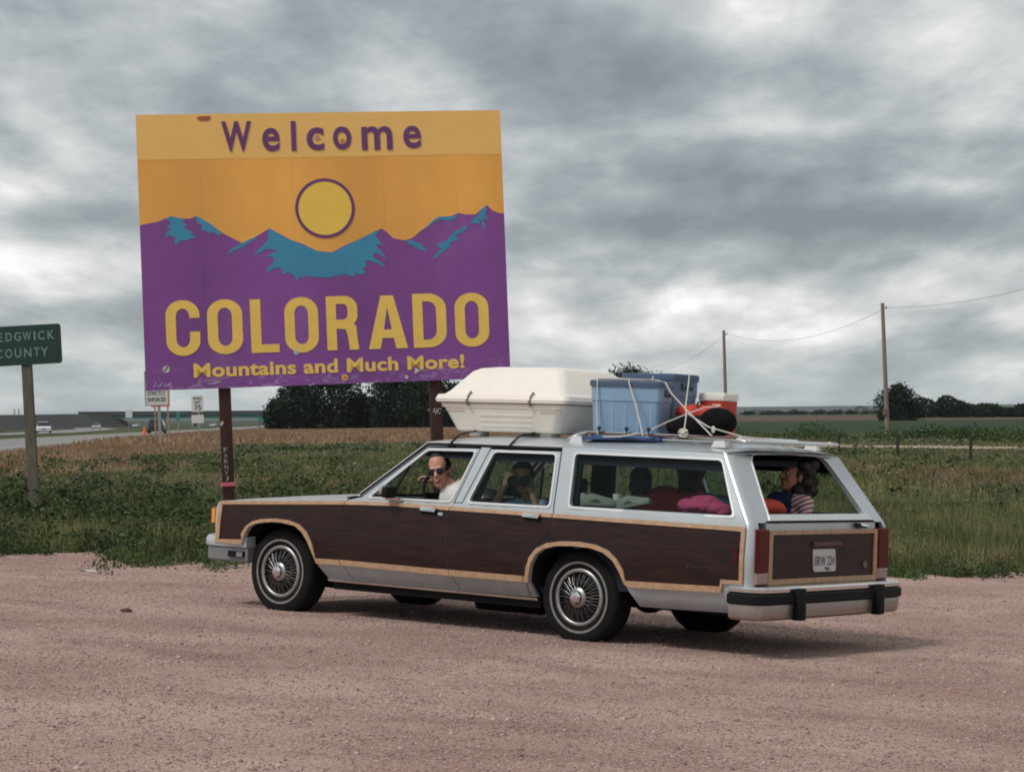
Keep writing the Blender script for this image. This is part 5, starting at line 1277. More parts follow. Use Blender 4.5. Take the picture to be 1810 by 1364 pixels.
bumper(rp_, [(-.10, .285), (-.015, .285), (.002, .30), (.008, .385), (.004, .392), (-.10, .392)], 'rear_bumper_lower', M['lower_chrome'])
for sg in (1, -1): B().rbox((-1.588, sg * .545, .388), (.075, .085, .215), .012).build('bumper_guard', M['rubber'], car, smooth=True)
# underside, tank, axle, silencer
b = B(); b.bbox((-1.35, -.55, .27), (3.5, .55, .34)); b.build('underbody', M['dark'], car)
B().bbox((-1.38, -.85, .30), (-.55, .85, .34)).build('rear_floor', M['dark'], car)
B().rbox((-.85, 0, .30), (.40, .8, .10), .03).build('fuel_tank', M['dark'], car, smooth=True)
B().cyl((0, -.78, .33), (0, .78, .33), .045, .045, 12).ell((0, 0, .33), (.14, .16, .14)).build('rear_axle', M['dark'], car, smooth=True)
B().cyl((.75, .30, .215), (1.35, .30, .215), .085, .085, 14).cyl((1.35, .30, .22), (2.4, .3, .26), .028, .028, 8).build('exhaust', M['dark'], car, smooth=True)
B().cyl((2.906, -.78, .33), (2.906, .78, .33), .04, .04, 10).bbox((2.6, -.4, .2), (3.3, .4, .3)).build('front_crossmember', M['dark'], car)
# wheels
def wheel(u, sg, first=None, steer=0):
    hub = thing('wheel', None, None, mtx=Matrix.Identity(4)); hub.parent = car; hub.matrix_local = Matrix.Translation((u, sg * .885, .335)) @ Matrix.Rotation(steer, 4, 'Z')
    if first is not None:
        for c_ in first.children:
            d = c_.copy(); COL.objects.link(d); d.parent = hub
            if sg < 0: d.scale = (1, -1, 1)
        return hub
    ax = (0, 1, 0); O = (0, 0, 0)
    B().lathe([(.21, -.20), (.295, -.205), (.325, -.19), (.334, -.165), (.336, -.10), (.334, -.035), (.325, -.010), (.30, .002), (.262, .006), (.215, .002), (.205, -.015)], O, ax, 64).build('tyre', M['tyre'], hub, smooth=True, angle=60)
    B().lathe([(.237, .0035), (.239, .0080), (.252, .0080), (.254, .0035)], O, ax, 64).build('whitewall', M['whitewall'], hub, smooth=True)
    B().lathe([(.174, -.010), (.177, .003), (.184, .008), (.197, .008), (.205, .003), (.209, -.012)], O, ax, 64).build('trim_ring', M['dull_chrome'], hub, smooth=True, angle=50)
    B().lathe([(.0, -.045), (.168, -.045), (.205, -.02)], O, ax, 48).build('rim', M['rubber'], hub)
    b = B()
    for k in range(40):
        a = 2 * PI * k / 40; a2 = a + (.14 if k % 2 else -.14)
        for (r0, h0, r1_, h1_) in ((.068, .016, .166, -.004 - (k % 2) * .012),):
            b.tube([(math.cos(a2) * r0, h0, math.sin(a2) * r0), (math.cos(a) * (r0 + r1_) / 2, (h0 + h1_) / 2 + .004, math.sin(a) * (r0 + r1_) / 2), (math.cos(a) * r1_, h1_, math.sin(a) * r1_)], .0034, 4)
    b.lathe([(.108, -.006), (.112, .002), (.116, -.006)], O, ax, 40); b.build('wire_spokes', M['spoke'], hub)
    B().lathe([(.072, -.02), (.070, .018), (.058, .028), (.046, .030)], O, ax, 32).build('hub_ring', M['dull_chrome'], hub, smooth=True, angle=40)
    B().lathe([(.046, .026), (.044, .044), (.030, .050), (.0, .051)], O, ax, 6).build('hub_cap', M['chrome'], hub)
    return hub
w0 = wheel(0, 1); wheel(2.906, 1, w0, math.radians(0)); wheel(0, -1, w0); wheel(2.906, -1, w0)
for o in list(car.children):
    if o.name.startswith('wheel') and o.type == 'EMPTY':
        for k in ('label', 'category'):
            if k in o: del o[k]
# door mirror
mr = B().rbox((1.675, 1.035, 1.005), (.06, .13, .085), .02).build('door_mirror', M['rubber'], car, smooth=True)
B().rbox((1.725, 1.04, 1.025), (.045, .10, .07), .018).build('mirror_shell', M['chrome'], mr, smooth=True)
B().loft([[(1.60, .945, .945), (1.76, .945, .948), (1.76, .985, .95), (1.62, .985, .947)], [(1.63, .955, .97), (1.73, .955, .972), (1.72, 1.00, .972), (1.64, 1.00, .970)]]).build('mirror_foot', M['chrome'], mr)
# interior
B().bbox((-1.30, -.86, .40), (-.05, .86, .44)).build('cargo_floor', M['navy'], car)
B().bbox((-.05, -.86, .34), (2.0, .86, .38)).build('floor', M['navy'], car)
for sg in (1, -1): B().bbox((-1.25, min(sg * .62, sg * .86), .44), (-.05, max(sg * .62, sg * .86), .962)).build('side_bin', M['navy'], car)
def seat(u, v, wd, top, name='seat', head=True):
    s_ = B().rbox((u + .22, v, .56), (.56, wd, .20), .05).build(name, M['navyseat'], car, smooth=True)
    B().rbox((u - .06, v, .80), (.15, wd, top - .60), .05, R=Matrix.Rotation(-.12, 3, 'Y')).build('seat_back', M['navyseat'], s_, smooth=True)
    if head: B().rbox((u - .12, v, top + .10), (.09, .26, .14), .03).build('headrest', M['navyseat'], s_, smooth=True)
seat(1.12, .38, .62, .98); seat(1.12, -.38, .62, .98); seat(.10, 0, 1.35, .97, 'rear_seat', False)
B().rbox((1.88, 0, .86), (.34, 1.55, .20), .05).build('dashboard', M['navy'], car, smooth=True)
st = B(); c0 = Vector((1.70, .40, .965)); tl_ = Matrix.Rotation(math.radians(-62), 3, 'Y')
st.tube([c0 + tl_ @ Vector((.185 * math.cos(2 * PI * k / 28), .185 * math.sin(2 * PI * k / 28), 0)) for k in range(28)], .013, 8, loop=True)
st.rbox(tuple(c0 + tl_ @ Vector((0, 0, -.02))), (.10, .30, .03), .01, R=tl_); st.cyl(tuple(c0), (1.90, .40, .85), .03, .04, 10)
st.build('steering_wheel', M['rubber'], car, smooth=True)
B().rbox((1.46, .05, 1.335), (.03, .22, .06), .012).build('inner_mirror', M['rubber'], car)
B().bbox((-1.04, -.715, 1.305), (1.42, .715, 1.345)).build('headliner', M['navy'], car)
# roof rack
rk = thing('roof_rack', None, None, mtx=Matrix.Identity(4)); rk.parent = car; rk.matrix_local = Matrix.Identity(4)
for k in ('label', 'category'):
    if k in rk: del rk[k]
for sg in (1, -1):
    B().tube([(.335, sg * .62, 1.452), (.26, sg * .62, 1.485), (.17, sg * .62, 1.505), (-.6, sg * .62, 1.498), (-1.12, sg * .62, 1.484), (-1.18, sg * .62, 1.470)], .014, 8, flat=.8).build('side_rail', M['chrome'], rk, smooth=True)
    B().bbox((-1.10, sg * .62 - .016, 1.489), (.17, sg * .62 + .016, 1.501)).build('rail_strip', M['railbrown'], rk)
    for u_ in (.25, -.97): B().loft([[(u_ - .06, sg * .62 - .025, roofz(0, .62) - .005), (u_ + .06, sg * .62 - .025, roofz(0, .62) - .005), (u_ + .06, sg * .62 + .03, roofz(0, .62) - .012), (u_ - .06, sg * .62 + .03, roofz(0, .62) - .012)], [(u_ - .04, sg * .62 - .016, 1.474), (u_ + .04, sg * .62 - .016, 1.474), (u_ + .04, sg * .62 + .018, 1.474), (u_ - .04, sg * .62 + .018, 1.474)]]).build('rail_foot', M['winframe'], rk)
for u_ in (.15, -.35, -.85): B().tube([(u_, -.62, 1.492), (u_, 0, 1.497), (u_, .62, 1.492)], .012, 6).build('cross_bar', M['chrome'], rk, smooth=True)
df = B().loft([[(-1.06, v, 1.476), (-1.13, v, 1.490), (-1.20, v, 1.484), (-1.205, v, 1.472), (-1.13, v, 1.474), (-1.06, v, 1.464)] for v in (-.60, -.4, 0, .4, .60)]).build('air_deflector', M['winframe'], rk, smooth=True)
for k in (-.5, -.25, 0, .25, .5): B().bbox((-1.05, k - .012, 1.462), (-.2, k + .012, 1.472)).build('slat', M['chrome'], rk)
# ------------------------------------------------------------------ things on the roof
def cthing(name, label, cat, p, rot=0.0, group=None, extra=None):
    return thing(name, label, cat, mtx=CARM @ Matrix.Translation(p) @ Rz(rot) @ (extra or Matrix.Identity(4)), group=group)
def ring(x0, x1, y0, y1, z, r, n=5):
    P_ = []
    for qx, qy, a0 in ((1, 1, 0), (-1, 1, 90), (-1, -1, 180), (1, -1, 270)):
        for k in range(n):
            a = math.radians(a0 + 90 * k / (n - 1)); P_.append(((x1 if qx > 0 else x0) - qx * r + math.cos(a) * r, (y1 if qy > 0 else y0) - qy * r + math.sin(a) * r, z))
    return P_
bxr = cthing('roof_box', 'big cream-white clamshell cargo box strapped to the front of the roof', 'roof box', (1.05, .0, 1.46))
WP = M['whiteplastic']
dx = lambda a: a - 1.05
base = [(dx(.60), dx(1.54), -.40, .43, .025, .05), (dx(.585), dx(1.555), -.41, .445, .035, .06), (dx(.50), dx(1.64), -.465, .50, .20, .06), (dx(.485), dx(1.655), -.475, .508, .205, .05), (dx(.475), dx(1.665), -.48, .515, .235, .05), (dx(.50), dx(1.64), -.46, .49, .236, .04)]
B().loft([ring(*q[:5], q[5]) for q in base]).build('base_shell', WP, bxr, smooth=True, angle=25)
lid = [(dx(.50), dx(1.64), -.46, .49, .243, .04), (dx(.435), dx(1.70), -.505, .535, .243, .06), (dx(.43), dx(1.705), -.51, .54, .268, .06), (dx(.445), dx(1.69), -.50, .525, .300, .06), (dx(.465), dx(1.645), -.48, .505, .305, .07), (dx(.50), dx(1.61), -.46, .485, .330, .07),
       (dx(.60), dx(1.475), -.38, .385, .482, .07), (dx(.635), dx(1.43), -.35, .345, .508, .08), (dx(.72), dx(1.34), -.27, .25, .522, .08), (dx(.98), dx(1.1), -.05, .04, .530, .03)]
B().loft([ring(*q[:5], q[5]) for q in lid]).build('lid', WP, bxr, smooth=True, angle=22)
B().loft([ring(dx(.47), dx(1.67), -.485, .518, z, .05) for z in (.236, .243)]).build('seam', mat('seam_brown', (.13, .085, .065), .8), bxr)
for u_ in (1.36, .765):
    l_ = B().tube([(dx(u_), .527, .222), (dx(u_), .545, .25), (dx(u_) - .006, .534, .285), (dx(u_) - .014, .512, .325)], [.013, .014, .012, .009], 6).build('latch', mat('latch_grey', (.22, .2, .17), .5) if 'latch_grey' not in bpy.data.materials else bpy.data.materials['latch_grey'], bxr, smooth=True)
grv = mat('groove_shade_brown', (.52, .42, .36), .7)
for a, b_, z in ((1.60, 1.42, .183), (.70, .51, .183)): B().bbox((dx(b_), .490, z - .005), (dx(a), .4985, z + .005)).build('groove', grv, bxr)
for k in range(3):
    z = .155 - k * .038; B().bbox((dx(.78), .463 + (z - .06) * .31 + .0, z - .002), (dx(1.28), .4655 + (z - .06) * .31, z + .002)).build('rib', WP, bxr)
for u_ in (.72, 1.40):
    for v_ in (-.33, .33): B().rbox((dx(u_), v_, .012), (.11, .12, .05), .012).build('foot', WP, bxr, smooth=True)
B().prism([(-.02, -.012), (.02, -.02), (.03, .008), (0, .022), (-.028, .012)], 0, .002, lambda x, y, h: (dx(.573) - (y * .5) - h, .18 + x * 1.4, .392 + y * .6)).build('sticker', mat('sticker_salmon', (.75, .38, .24), .6), bxr)
for u_, lab in ((1.294, 'front dark hold-down strap running from the gutter to the white roof box'), (.733, 'rear dark hold-down strap running from the gutter to the white roof box')):
    s_ = B().tube([SIDE(1, .012)(u_, 1.372, 0), SIDE(1, .012)(u_ + .008, 1.392, 0), (u_ + .02, .735, 1.415), (u_ + .05, .62, 1.458), (u_ + .06, .50, 1.477), (u_ + .06, .38, 1.490)], [.016, .014, .011, .010, .010, .012], 6, flat=.6)
    s_.bbox((u_ - .03, .774, 1.362), (u_ + .03, .792, 1.380)); o = s_.build('strap', M['rubber'], None, smooth=True); o.matrix_world = CARM; tag(o, lab, 'strap', 'straps holding the roof box')

def tub(name, label, p, rot, L_, Wd_, H_, col, lidcol, group):
    t = cthing(name, label, 'storage tub', p, rot, group); a, b_ = L_ / 2, Wd_ / 2
    rs = [(a * .90, b_ * .88, 0, .03), (a * .915, b_ * .90, .012, .035), (a * .955, b_ * .945, H_ * .62, .035), (a * .958, b_ * .948, H_ * .63, .035), (a * .978, b_ * .975, H_ * .635, .035), (a * .99, b_ * .985, H_ * .90, .035), (a * .93, b_ * .93, H_ * .901, .03)]
    B().loft([ring(-x, x, -y, y, z, r) for x, y, z, r in rs]).build('tub_body', col, t, smooth=True, angle=25)
    B().loft([ring(-x, x, -y, y, z, r) for x, y, z, r in ((a * .99, b_ * .98, H_ * .90, .035), (a * 1.03, b_ * 1.035, H_ * .89, .04), (a * 1.035, b_ * 1.04, H_ * .965, .04), (a * 1.015, b_ * 1.02, H_ * .995, .04), (a * .94, b_ * .93, H_, .04), (a * .90, b_ * .88, H_ * .985, .03))]).build('lid', lidcol, t, smooth=True, angle=30)
    for k in (-.72, -.36, 0, .36, .72):
        for s_ in (-1, 1): B().loft([[(k * a + q, s_ * (b_ * y_), z) for q, y_ in ((-.012, .90 + z / H_ * .04), (.012, .90 + z / H_ * .04), (.009, .925 + z / H_ * .045), (-.009, .925 + z / H_ * .045))] for z in (.02, H_ * .6)]).build('rib', col, t)
    for s_ in (-1, 1):
        h_ = B().rbox((s_ * a * 1.0, 0, H_ * .80), (.035, .15, .05), .012).build('handle', lidcol, t, smooth=True)
        B().rbox((s_ * (a * 1.0 + .003), 0, H_ * .775), (.036, .11, .018), .006).build('grip_recess', M['black'], h_)
    return t
tub('storage_tub', 'large light-blue plastic tub with darker lid in front on the roof rack', (-.024, .351, 1.478), math.radians(20), .53, .38, .405, M['bluetote'], M['bluelid'], 'plastic tubs on the roof rack')
tub('storage_tub', 'slate-blue tub standing higher behind the light-blue one', (.05, -.115, 1.50), 0, .48, .34, .455, M['greytote'], M['bluelid'], 'plastic tubs on the roof rack')
t = cthing('tub_lid', 'flat dark-blue lid lying under the light-blue tub', 'lid', (-.06, .39, 1.452), math.radians(14))
B().rbox((0, 0, .012), (.60, .44, .026), .01).build('lid_plate', mat('royal_lid_plastic', (.03, .075, .20), .45), t, smooth=True)
# red cooler
t = cthing('cooler', 'red picnic cooler with white lid and a white corner mark', 'cooler', (-.285, -.40, 1.50), 0, None, Matrix.Diagonal((.72, .80, 1, 1)))
B().loft([ring(-x, x, -y, y, z, .02) for x, y, z in ((.135, .115, 0), (.15, .125, .27))]).build('box', M['redplastic'], t, smooth=True)
B().loft([ring(-x, x, -y, y, z, .02) for x, y, z in ((.155, .13, .272), (.16, .135, .30), (.152, .128, .325), (.12, .10, .33))]).build('lid', WP, t, smooth=True)
B().prism([(-.12, .245), (-.02, .245), (-.02, .220), (-.035, .220), (-.035, .230), (-.103, .230), (-.103, .13), (-.12, .13)], .004, .007, lambda x, y, h: (x, .119 + y * .035 + h, y)).build('mark', WP, t)
# bags
def bag(name, label, p, rot, prims, m, vox=.012, straps=()):
    t = cthing(name, label, 'bag', p, rot); b = B()
    for q in prims: b.ell(*q)
    remesh('bag_body', b, vox, m, t, 6)
    for s_ in straps: B().tube(s_, .008, 6, flat=.5).build('strap', M['black'], t)
    return t
bag('duffel_bag', 'red duffel bag squeezed between the blue tubs and the cooler', (-.47, .10, 1.66), 0, [((.05, 0, .0), (.14, .11, .075)), ((-.10, .02, .0), (.14, .10, .07)), ((.15, 0, .01), (.07, .09, .06)), ((-.2, 0, -.02), (.05, .07, .05))], M['redcloth'], .012, [[(-.02, .10, .05), (0, .06, .085), (.02, 0, .095)]])
t = bag('duffel_bag', 'black duffel bag with a rounded end behind the roof rack rail', (-.60, .30, 1.595), 0, [((.14, 0, -.03), (.15, .12, .09)), ((-.02, 0, -.03), (.17, .12, .085)), ((-.15, .02, .01), (.14, .13, .105))], M['blackcloth'])
B().ell((-.195, .148, -.045), (.016, .006, .026)).build('tag', white_s, t)
# ropes
t = cthing('tie_down_rope', 'white rope criss-crossed over the tubs and tied to the roof rack', 'rope', (-.3, .5, 1.5))
def rope(pts, r=.0050):
    pts = [Vector(p) for p in pts]; out = []
    for i in range(len(pts) - 1):
        for k in range(5): out.append(pts[i].lerp(pts[i + 1], k / 5))
    out.append(pts[-1]); B().tube([p - Vector((-.3, .5, 1.5)) for p in out], r, 6).build('strand', M['rope'], t, smooth=True)
rope([(.055, .650, 1.49), (.095, .622, 1.70), (.100, .612, 1.868), (.106, .600, 1.889), (.05, .35, 1.892), (-.02, .10, 1.89), (.0, .04, 1.95), (.02, -.25, 1.962)])
rope([(.10, .60, 1.892), (-.02, .565, 1.895), (-.119, .530, 1.893), (-.26, .42, 1.892), (-.225, .30, 1.893)])
rope([(-.340, .652, 1.49), (-.22, .578, 1.70), (-.135, .550, 1.86), (-.119, .530, 1.892), (-.05, .35, 1.893), (.02, .15, 1.892)])
rope([(-.26, .42, 1.893), (-.345, .40, 1.875), (-.43, .45, 1.80), (-.59, .50, 1.69), (-.90, .625, 1.503)])
rope([(-.19, -.11, 1.965), (-.216, -.10, 1.935), (-.59, .50, 1.695), (-.62, .53, 1.65), (-.67, .632, 1.512)])
rope([(-.40, .640, 1.535), (-.50, .56, 1.60), (-.61, .50, 1.655), (-.72, .44, 1.705), (-.80, .40, 1.71)])
rope([(-.61, .50, 1.655), (-.84, .58, 1.565), (-1.15, .630, 1.505), (-1.30, .50, 1.492)])
rope([(-.30, .655, 1.505), (-.15, .66, 1.478), (.0, .66, 1.474)], .006)
B().tube([(-.37 + .036 * math.cos(a), .137, .018 + .026 * math.sin(a)) for a in [2 * PI * k / 14 for k in range(14)]], .008, 6, loop=True).ell((-.37, .14, .02), (.022, .016, .019)).build('knot', M['rope'], t, smooth=True)
for u_ in (.045, -.195, -.385): B().ell((u_ + .3, .150, .035), (.017, .012, .016)).tube([(u_ + .3, .150, .035), (u_ + .3, .145, -.01)], .005, 5).build('hook', M['black'], t, smooth=True)

# ------------------------------------------------------------------ people
def merge(b, o, Mx):
    return b.add([tuple(Mx @ Vector(p)) for p in o.v], o.f)
def head_prims(child=False):
    b = B()
    b.ell((-.012, 0, .035), (.100, .078, .100), n=18, m_=12); b.ell((.028, 0, -.025), (.068, .064, .090), n=16); b.ell((.034, 0, -.082), (.052, .048, .036)); b.ell((.066, 0, -.103), (.024, .027, .019))
    b.cap((.090, 0, .012), (.116, 0, -.026), .010, .0145); b.ell((.104, .013, -.031), (.010, .009, .008)); b.ell((.104, -.013, -.031), (.010, .009, .008))
    b.cap((.080, -.036, .026), (.080, .036, .026), .013)
    for s_ in (-1, 1):
        b.ell((.064, s_ * .037, -.030), (.026, .025, .027)); b.ell((-.006, s_ * .079, -.012), (.021, .010, .033)); b.ell((.0, s_ * .084, -.0), (.012, .008, .018))
    b.cap((.089, -.020, -.060), (.089, .020, -.060), .0065); b.cap((.088, -.018, -.072), (.088, .018, -.072), .0075)
    return b
def hand_prims(s=1.0, curl=1.0, side=1):
    b = B(); b.ell((.0, 0, 0), (.048 * s, .040 * s, .016 * s)); b.cap((-.05 * s, 0, 0), (-.02 * s, 0, 0), .026 * s, .03 * s)
    for y_, L_ in ((-.030, .062), (-.010, .076), (.010, .080), (.030, .068)):
        p = Vector((.035 * s, y_ * s, 0)); q = p + Vector((L_ * .5 * s, 0, -.012 * s * curl)); e_ = q + Vector((L_ * .22 * s, 0, -L_ * .34 * s * curl)); g = e_ + Vector((-.006 * s * curl, 0, -L_ * .25 * s))
        b.cap(p, q, .0095 * s, .0088 * s, 8); b.cap(q, e_, .0088 * s, .008 * s, 8); b.cap(e_, g, .008 * s, .0068 * s, 8)
    p = Vector((-.012 * s, side * .036 * s, 0)); q = Vector((.022 * s, side * .060 * s, -.014 * s)); e_ = Vector((.046 * s, side * .056 * s, -.032 * s))
    b.cap(p, q, .013 * s, .0105 * s, 8); b.cap(q, e_, .0105 * s, .008 * s, 8)
    return b
def frame(p, x, z=(0, 0, 1)):
    x = Vector(x).normalized(); y = Vector(z).cross(x).normalized(); z_ = x.cross(y)
    m_ = Matrix((x, y, z_)).transposed().to_4x4(); m_.translation = p; return m_
def face_bits(t, H, skin_m, smile=True, eyes=True):
    def part(nm, b, m_):
        q = B(); merge(q, b, H); return q.build(nm, m_, t, smooth=True)
    if eyes:
        for s_ in (-1, 1):
            b = B(); b.ell((.083, s_ * .031, .004), (.010, .0125, .0085)); part('eye', b, M['teeth'])
            b = B(); b.ell((.0915, s_ * .031, .004), (.0035, .0055, .0058)); part('iris', b, M['black'])
            b = B(); b.cap((.090, s_ * .018, .026), (.084, s_ * .046, .027), .0035); part('eyebrow', b, M['hair'])
    if smile:
        b = B(); b.tube([(.090, -.033, -.052), (.098, -.014, -.066), (.100, 0, -.069), (.098, .014, -.066), (.090, .033, -.052)], [.003, .0075, .0085, .0075, .003], 8); part('mouth', b, M['mouth'])
        b = B(); b.tube([(.0965, -.023, -.0575), (.1035, 0, -.0655), (.0965, .023, -.0575)], [.002, .0048, .002], 6); part('teeth', b, M['teeth'])
    else:
        b = B(); b.tube([(.094, -.019, -.066), (.0985, 0, -.066), (.094, .019, -.066)], [.002, .004, .002], 6); part('mouth', b, M['mouth'])
def rel(o, p): return Vector(p) - Vector(o)

# driver
O = (1.20, .50, .70); t = cthing('person', 'balding driver in sunglasses and white shirt smiling out of the open front window', 'person', O)
r_ = lambda *p: tuple(rel(O, p))
H = Matrix.Translation(r_(1.437, .745, 1.178)) @ Rz(math.radians(112)) @ Matrix.Rotation(math.radians(11), 4, 'X') @ Matrix.Rotation(math.radians(6), 4, 'Y') @ Matrix.Diagonal((.99, .99, 1.02, 1))
b = B(); merge(b, head_prims(), H)
b.cap(tuple(H @ Vector((-.02, 0, -.06))), r_(1.31, .60, 1.02), .058, .062); b.ell(r_(1.27, .50, .92), (.12, .16, .14)); b.ell(r_(1.20, .44, .72), (.13, .17, .16))
b.cap(r_(1.28, .30, 1.0), r_(1.45, .27, .90), .055, .046); b.cap(r_(1.45, .27, .90), r_(1.745, .42, 1.075), .043, .029)
merge(b, hand_prims(1.0, 1.2, 1), frame(r_(1.775, .425, 1.095), (.75, .35, .55), (-.4, -.2, .9)))
b.cap(r_(1.20, .70, 1.0), r_(1.16, .79, .80), .05, .045); b.cap(r_(1.16, .79, .80), r_(1.40, .76, .76), .042, .03); merge(b, hand_prims(.95), frame(r_(1.45, .75, .765), (1, 0, 0)))
remesh('body', b, .0055, M['skin'], t, 3)
b = B(); b.ell(r_(1.26, .50, .90), (.145, .19, .15)); b.ell(r_(1.20, .44, .70), (.15, .19, .20)); b.cap(r_(1.29, .40, .99), r_(1.30, .68, 1.02), .085, .085); b.ell(r_(1.36, .71, .97), (.085, .07, .12)); b.ell(r_(1.28, .72, .97), (.07, .07, .11)); b.cap(r_(1.27, .66, 1.01), r_(1.16, .745, .88), .088, .070); b.cap(r_(1.29, .38, .98), r_(1.40, .29, .93), .078, .062)
b.cap(r_(1.31, .60, 1.02), r_(1.335, .625, 1.055), .075, .070)
remesh('shirt', b, .008, M['whiteshirt'], t, 3)
b = B(); q = B(); q.ell((-.028, 0, .034), (.096, .087, .100), n=20, m_=14); q.ell((-.005, 0, .096), (.062, .058, .045)); q.ell((.018, .068, .03), (.030, .016, .036)); q.ell((.018, -.068, .03), (.030, .016, .036)); merge(b, q, H); remesh('hair', b, .006, M['hair'], t, 2)
face_bits(t, H, M['skin'], True, False)
q = B()
for s_ in (-1, 1):
    q.ell((.094, s_ * .034, .000), (.008, .031, .025), n=16); q.tube([(.088, s_ * .062, .010), (.05, s_ * .080, .008), (-.005, s_ * .088, .004)], .004, 6)
q.tube([(.099, -.012, .010), (.104, 0, .013), (.099, .012, .010)], .0045, 6); q.tube([(.092, -.064, .016), (.103, -.03, .023), (.103, .03, .023), (.092, .064, .016)], .0035, 6)
b = B(); merge(b, q, H); b.build('sunglasses', mat('sunglass_black', (.008, .008, .008), .25), t, smooth=True)

# child with binoculars at the rear door window
O = (.62, .45, .75); t = cthing('person', 'dark-haired child in pale blue raising binoculars behind the rear door window', 'person', O); r_ = lambda *p: tuple(rel(O, p))
hc = (.80, .545, 1.150); fd = Vector((-.60, .80, .02))
H = Matrix.Translation(r_(*hc)) @ Rz(math.radians(125)) @ Matrix.Rotation(math.radians(5), 4, 'X') @ Matrix.Diagonal((.95, .95, .95, 1))
b = B(); merge(b, head_prims(), H); b.cap(tuple(H @ Vector((-.02, 0, -.06))), r_(.76, .50, .99), .045, .048)
b.ell(r_(.70, .46, .86), (.11, .11, .16))
for sh, el, wr, hd in (((.82, .50, .96), (.985, .655, .915), (.875, .672, 1.075), (.835, .688, 1.122)), ((.62, .50, .96), (.57, .60, .86), (.64, .63, 1.03), (.672, .622, 1.085))):
    b.cap(r_(*sh), r_(*el), .042, .034); b.cap(r_(*el), r_(*wr), .033, .023)
    merge(b, hand_prims(.88, 1.3, -1 if sh[0] > .7 else 1), frame(r_(*hd), (Vector(hd) - Vector(wr)) + Vector((-.01 if sh[0] > .7 else .01, .0, .03)), fd))
remesh('body', b, .0055, M['skin'], t, 3)
b = B(); b.ell(r_(.70, .46, .86), (.125, .125, .14)); b.cap(r_(.80, .48, .945), r_(.62, .50, .945), .062, .062); b.cap(r_(.82, .50, .955), r_(.885, .575, .935), .056, .048); b.cap(r_(.62, .54, .955), r_(.60, .62, .91), .056, .048)
remesh('shirt', b, .008, M['blueshirt'], t, 3)
b = B(); q = B(); q.ell((-.030, 0, .036), (.106, .092, .100), n=18, m_=12); q.ell((-.05, .03, -.06), (.06, .055, .11)); q.ell((-.05, -.03, -.06), (.06, .055, .11)); q.ell((.045, 0, .095), (.048, .066, .030)); merge(b, q, H); remesh('hair', b, .006, M['hair'], t, 2)
face_bits(t, H, M['skin'], False, False)
bc = (.742, .668, 1.128)
bn_ = thing('binoculars', 'black binoculars held up to the eyes of the child in pale blue', 'binoculars', mtx=CARM @ Matrix.Translation(bc) @ frame((0, 0, 0), fd) @ Matrix.Scale(1.3, 4))
b = B()
for s_ in (-1, 1): b.lathe([(0, -.06), (.018, -.06), (.018, -.045), (.024, -.04), (.028, 0), (.030, .055), (.026, .062), (0, .060)], (0, s_ * .034, 0), (1, 0, 0), 20)
b.build('barrel', M['rubber'], bn_, smooth=True); B().cap((-.02, 0, .0), (.035, 0, .0), .014).bbox((-.03, -.03, -.006), (.0, .03, .010)).build('bridge', M['black'], bn_, smooth=True)
for s_ in (-1, 1): B().lathe([(0, .0575), (.024, .057), (.0, .0578)], (0, s_ * .034, 0), (1, 0, 0), 16).build('lens', mat('lens_dark', (.02, .02, .03), .1) if 'lens_dark' not in bpy.data.materials else bpy.data.materials['lens_dark'], bn_)

# two children further back
def simple_person(label, O, hc, yaw, pitch, shirt, hairm, torso, arms, neck, long_hair=1.0, hs=.92, skin='skin2', extra=None):
    t = cthing('person', label, 'person', O); r_ = lambda *p: tuple(rel(O, p))
    H = Matrix.Translation(r_(*hc)) @ Rz(math.radians(yaw)) @ Matrix.Rotation(math.radians(pitch), 4, 'Y') @ Matrix.Diagonal((hs, hs, hs, 1))
    b = B(); merge(b, head_prims(), H); b.cap(tuple(H @ Vector((-.02, 0, -.06))), r_(*neck), .045, .05)
    for c_, rad in torso: b.ell(r_(*c_), tuple(x * .9 for x in rad))
    for sh, el, wr in arms:
        b.cap(r_(*sh), r_(*el), .042, .034); b.cap(r_(*el), r_(*wr), .033, .022); merge(b, hand_prims(.85), frame(rel(O, wr) + (Vector(wr) - Vector(el)).normalized() * .05, Vector(wr) - Vector(el)))
    remesh('body', b, .0065, M[skin], t, 3)
    b = B()
    for c_, rad in torso: b.ell(r_(*c_), rad)
    for sh, el, wr in arms: b.cap(r_(*sh), tuple(rel(O, Vector(sh).lerp(Vector(el), .6))), .058, .05)
    b.cap(r_(*arms[0][0]), r_(*arms[1][0]), .065, .065)
    remesh('shirt', b, .009, shirt, t, 3)
    b = B(); q = B(); q.ell((-.032, 0, .036), (.104, .092, .100), n=18, m_=12); q.ell((.03, 0, .095), (.052, .066, .034))
    if long_hair > 0:
        for s_ in (-1, 1): q.ell((-.05, s_ * .035, -.06 * long_hair), (.062 * long_hair, .058, .11 * long_hair))
    for e_ in (extra or []): q.ell(*e_)
    merge(b, q, H); remesh('hair', b, .0075, hairm, t, 1); face_bits(t, H, M[skin], False, True)
    return t
simple_person('child with dark hair seen from behind through the long side window', (-.05, .25, .75), (-.085, .29, 1.145), -60, 10, M['navyshirt'], M['hair'],
              [((-.05, .26, .90), (.12, .15, .17))], [((.06, .34, .97), (.14, .36, .82), (.22, .25, .80)), ((-.13, .17, .97), (-.10, .05, .85), (.02, .02, .80))], (-.06, .27, 1.0), .6)
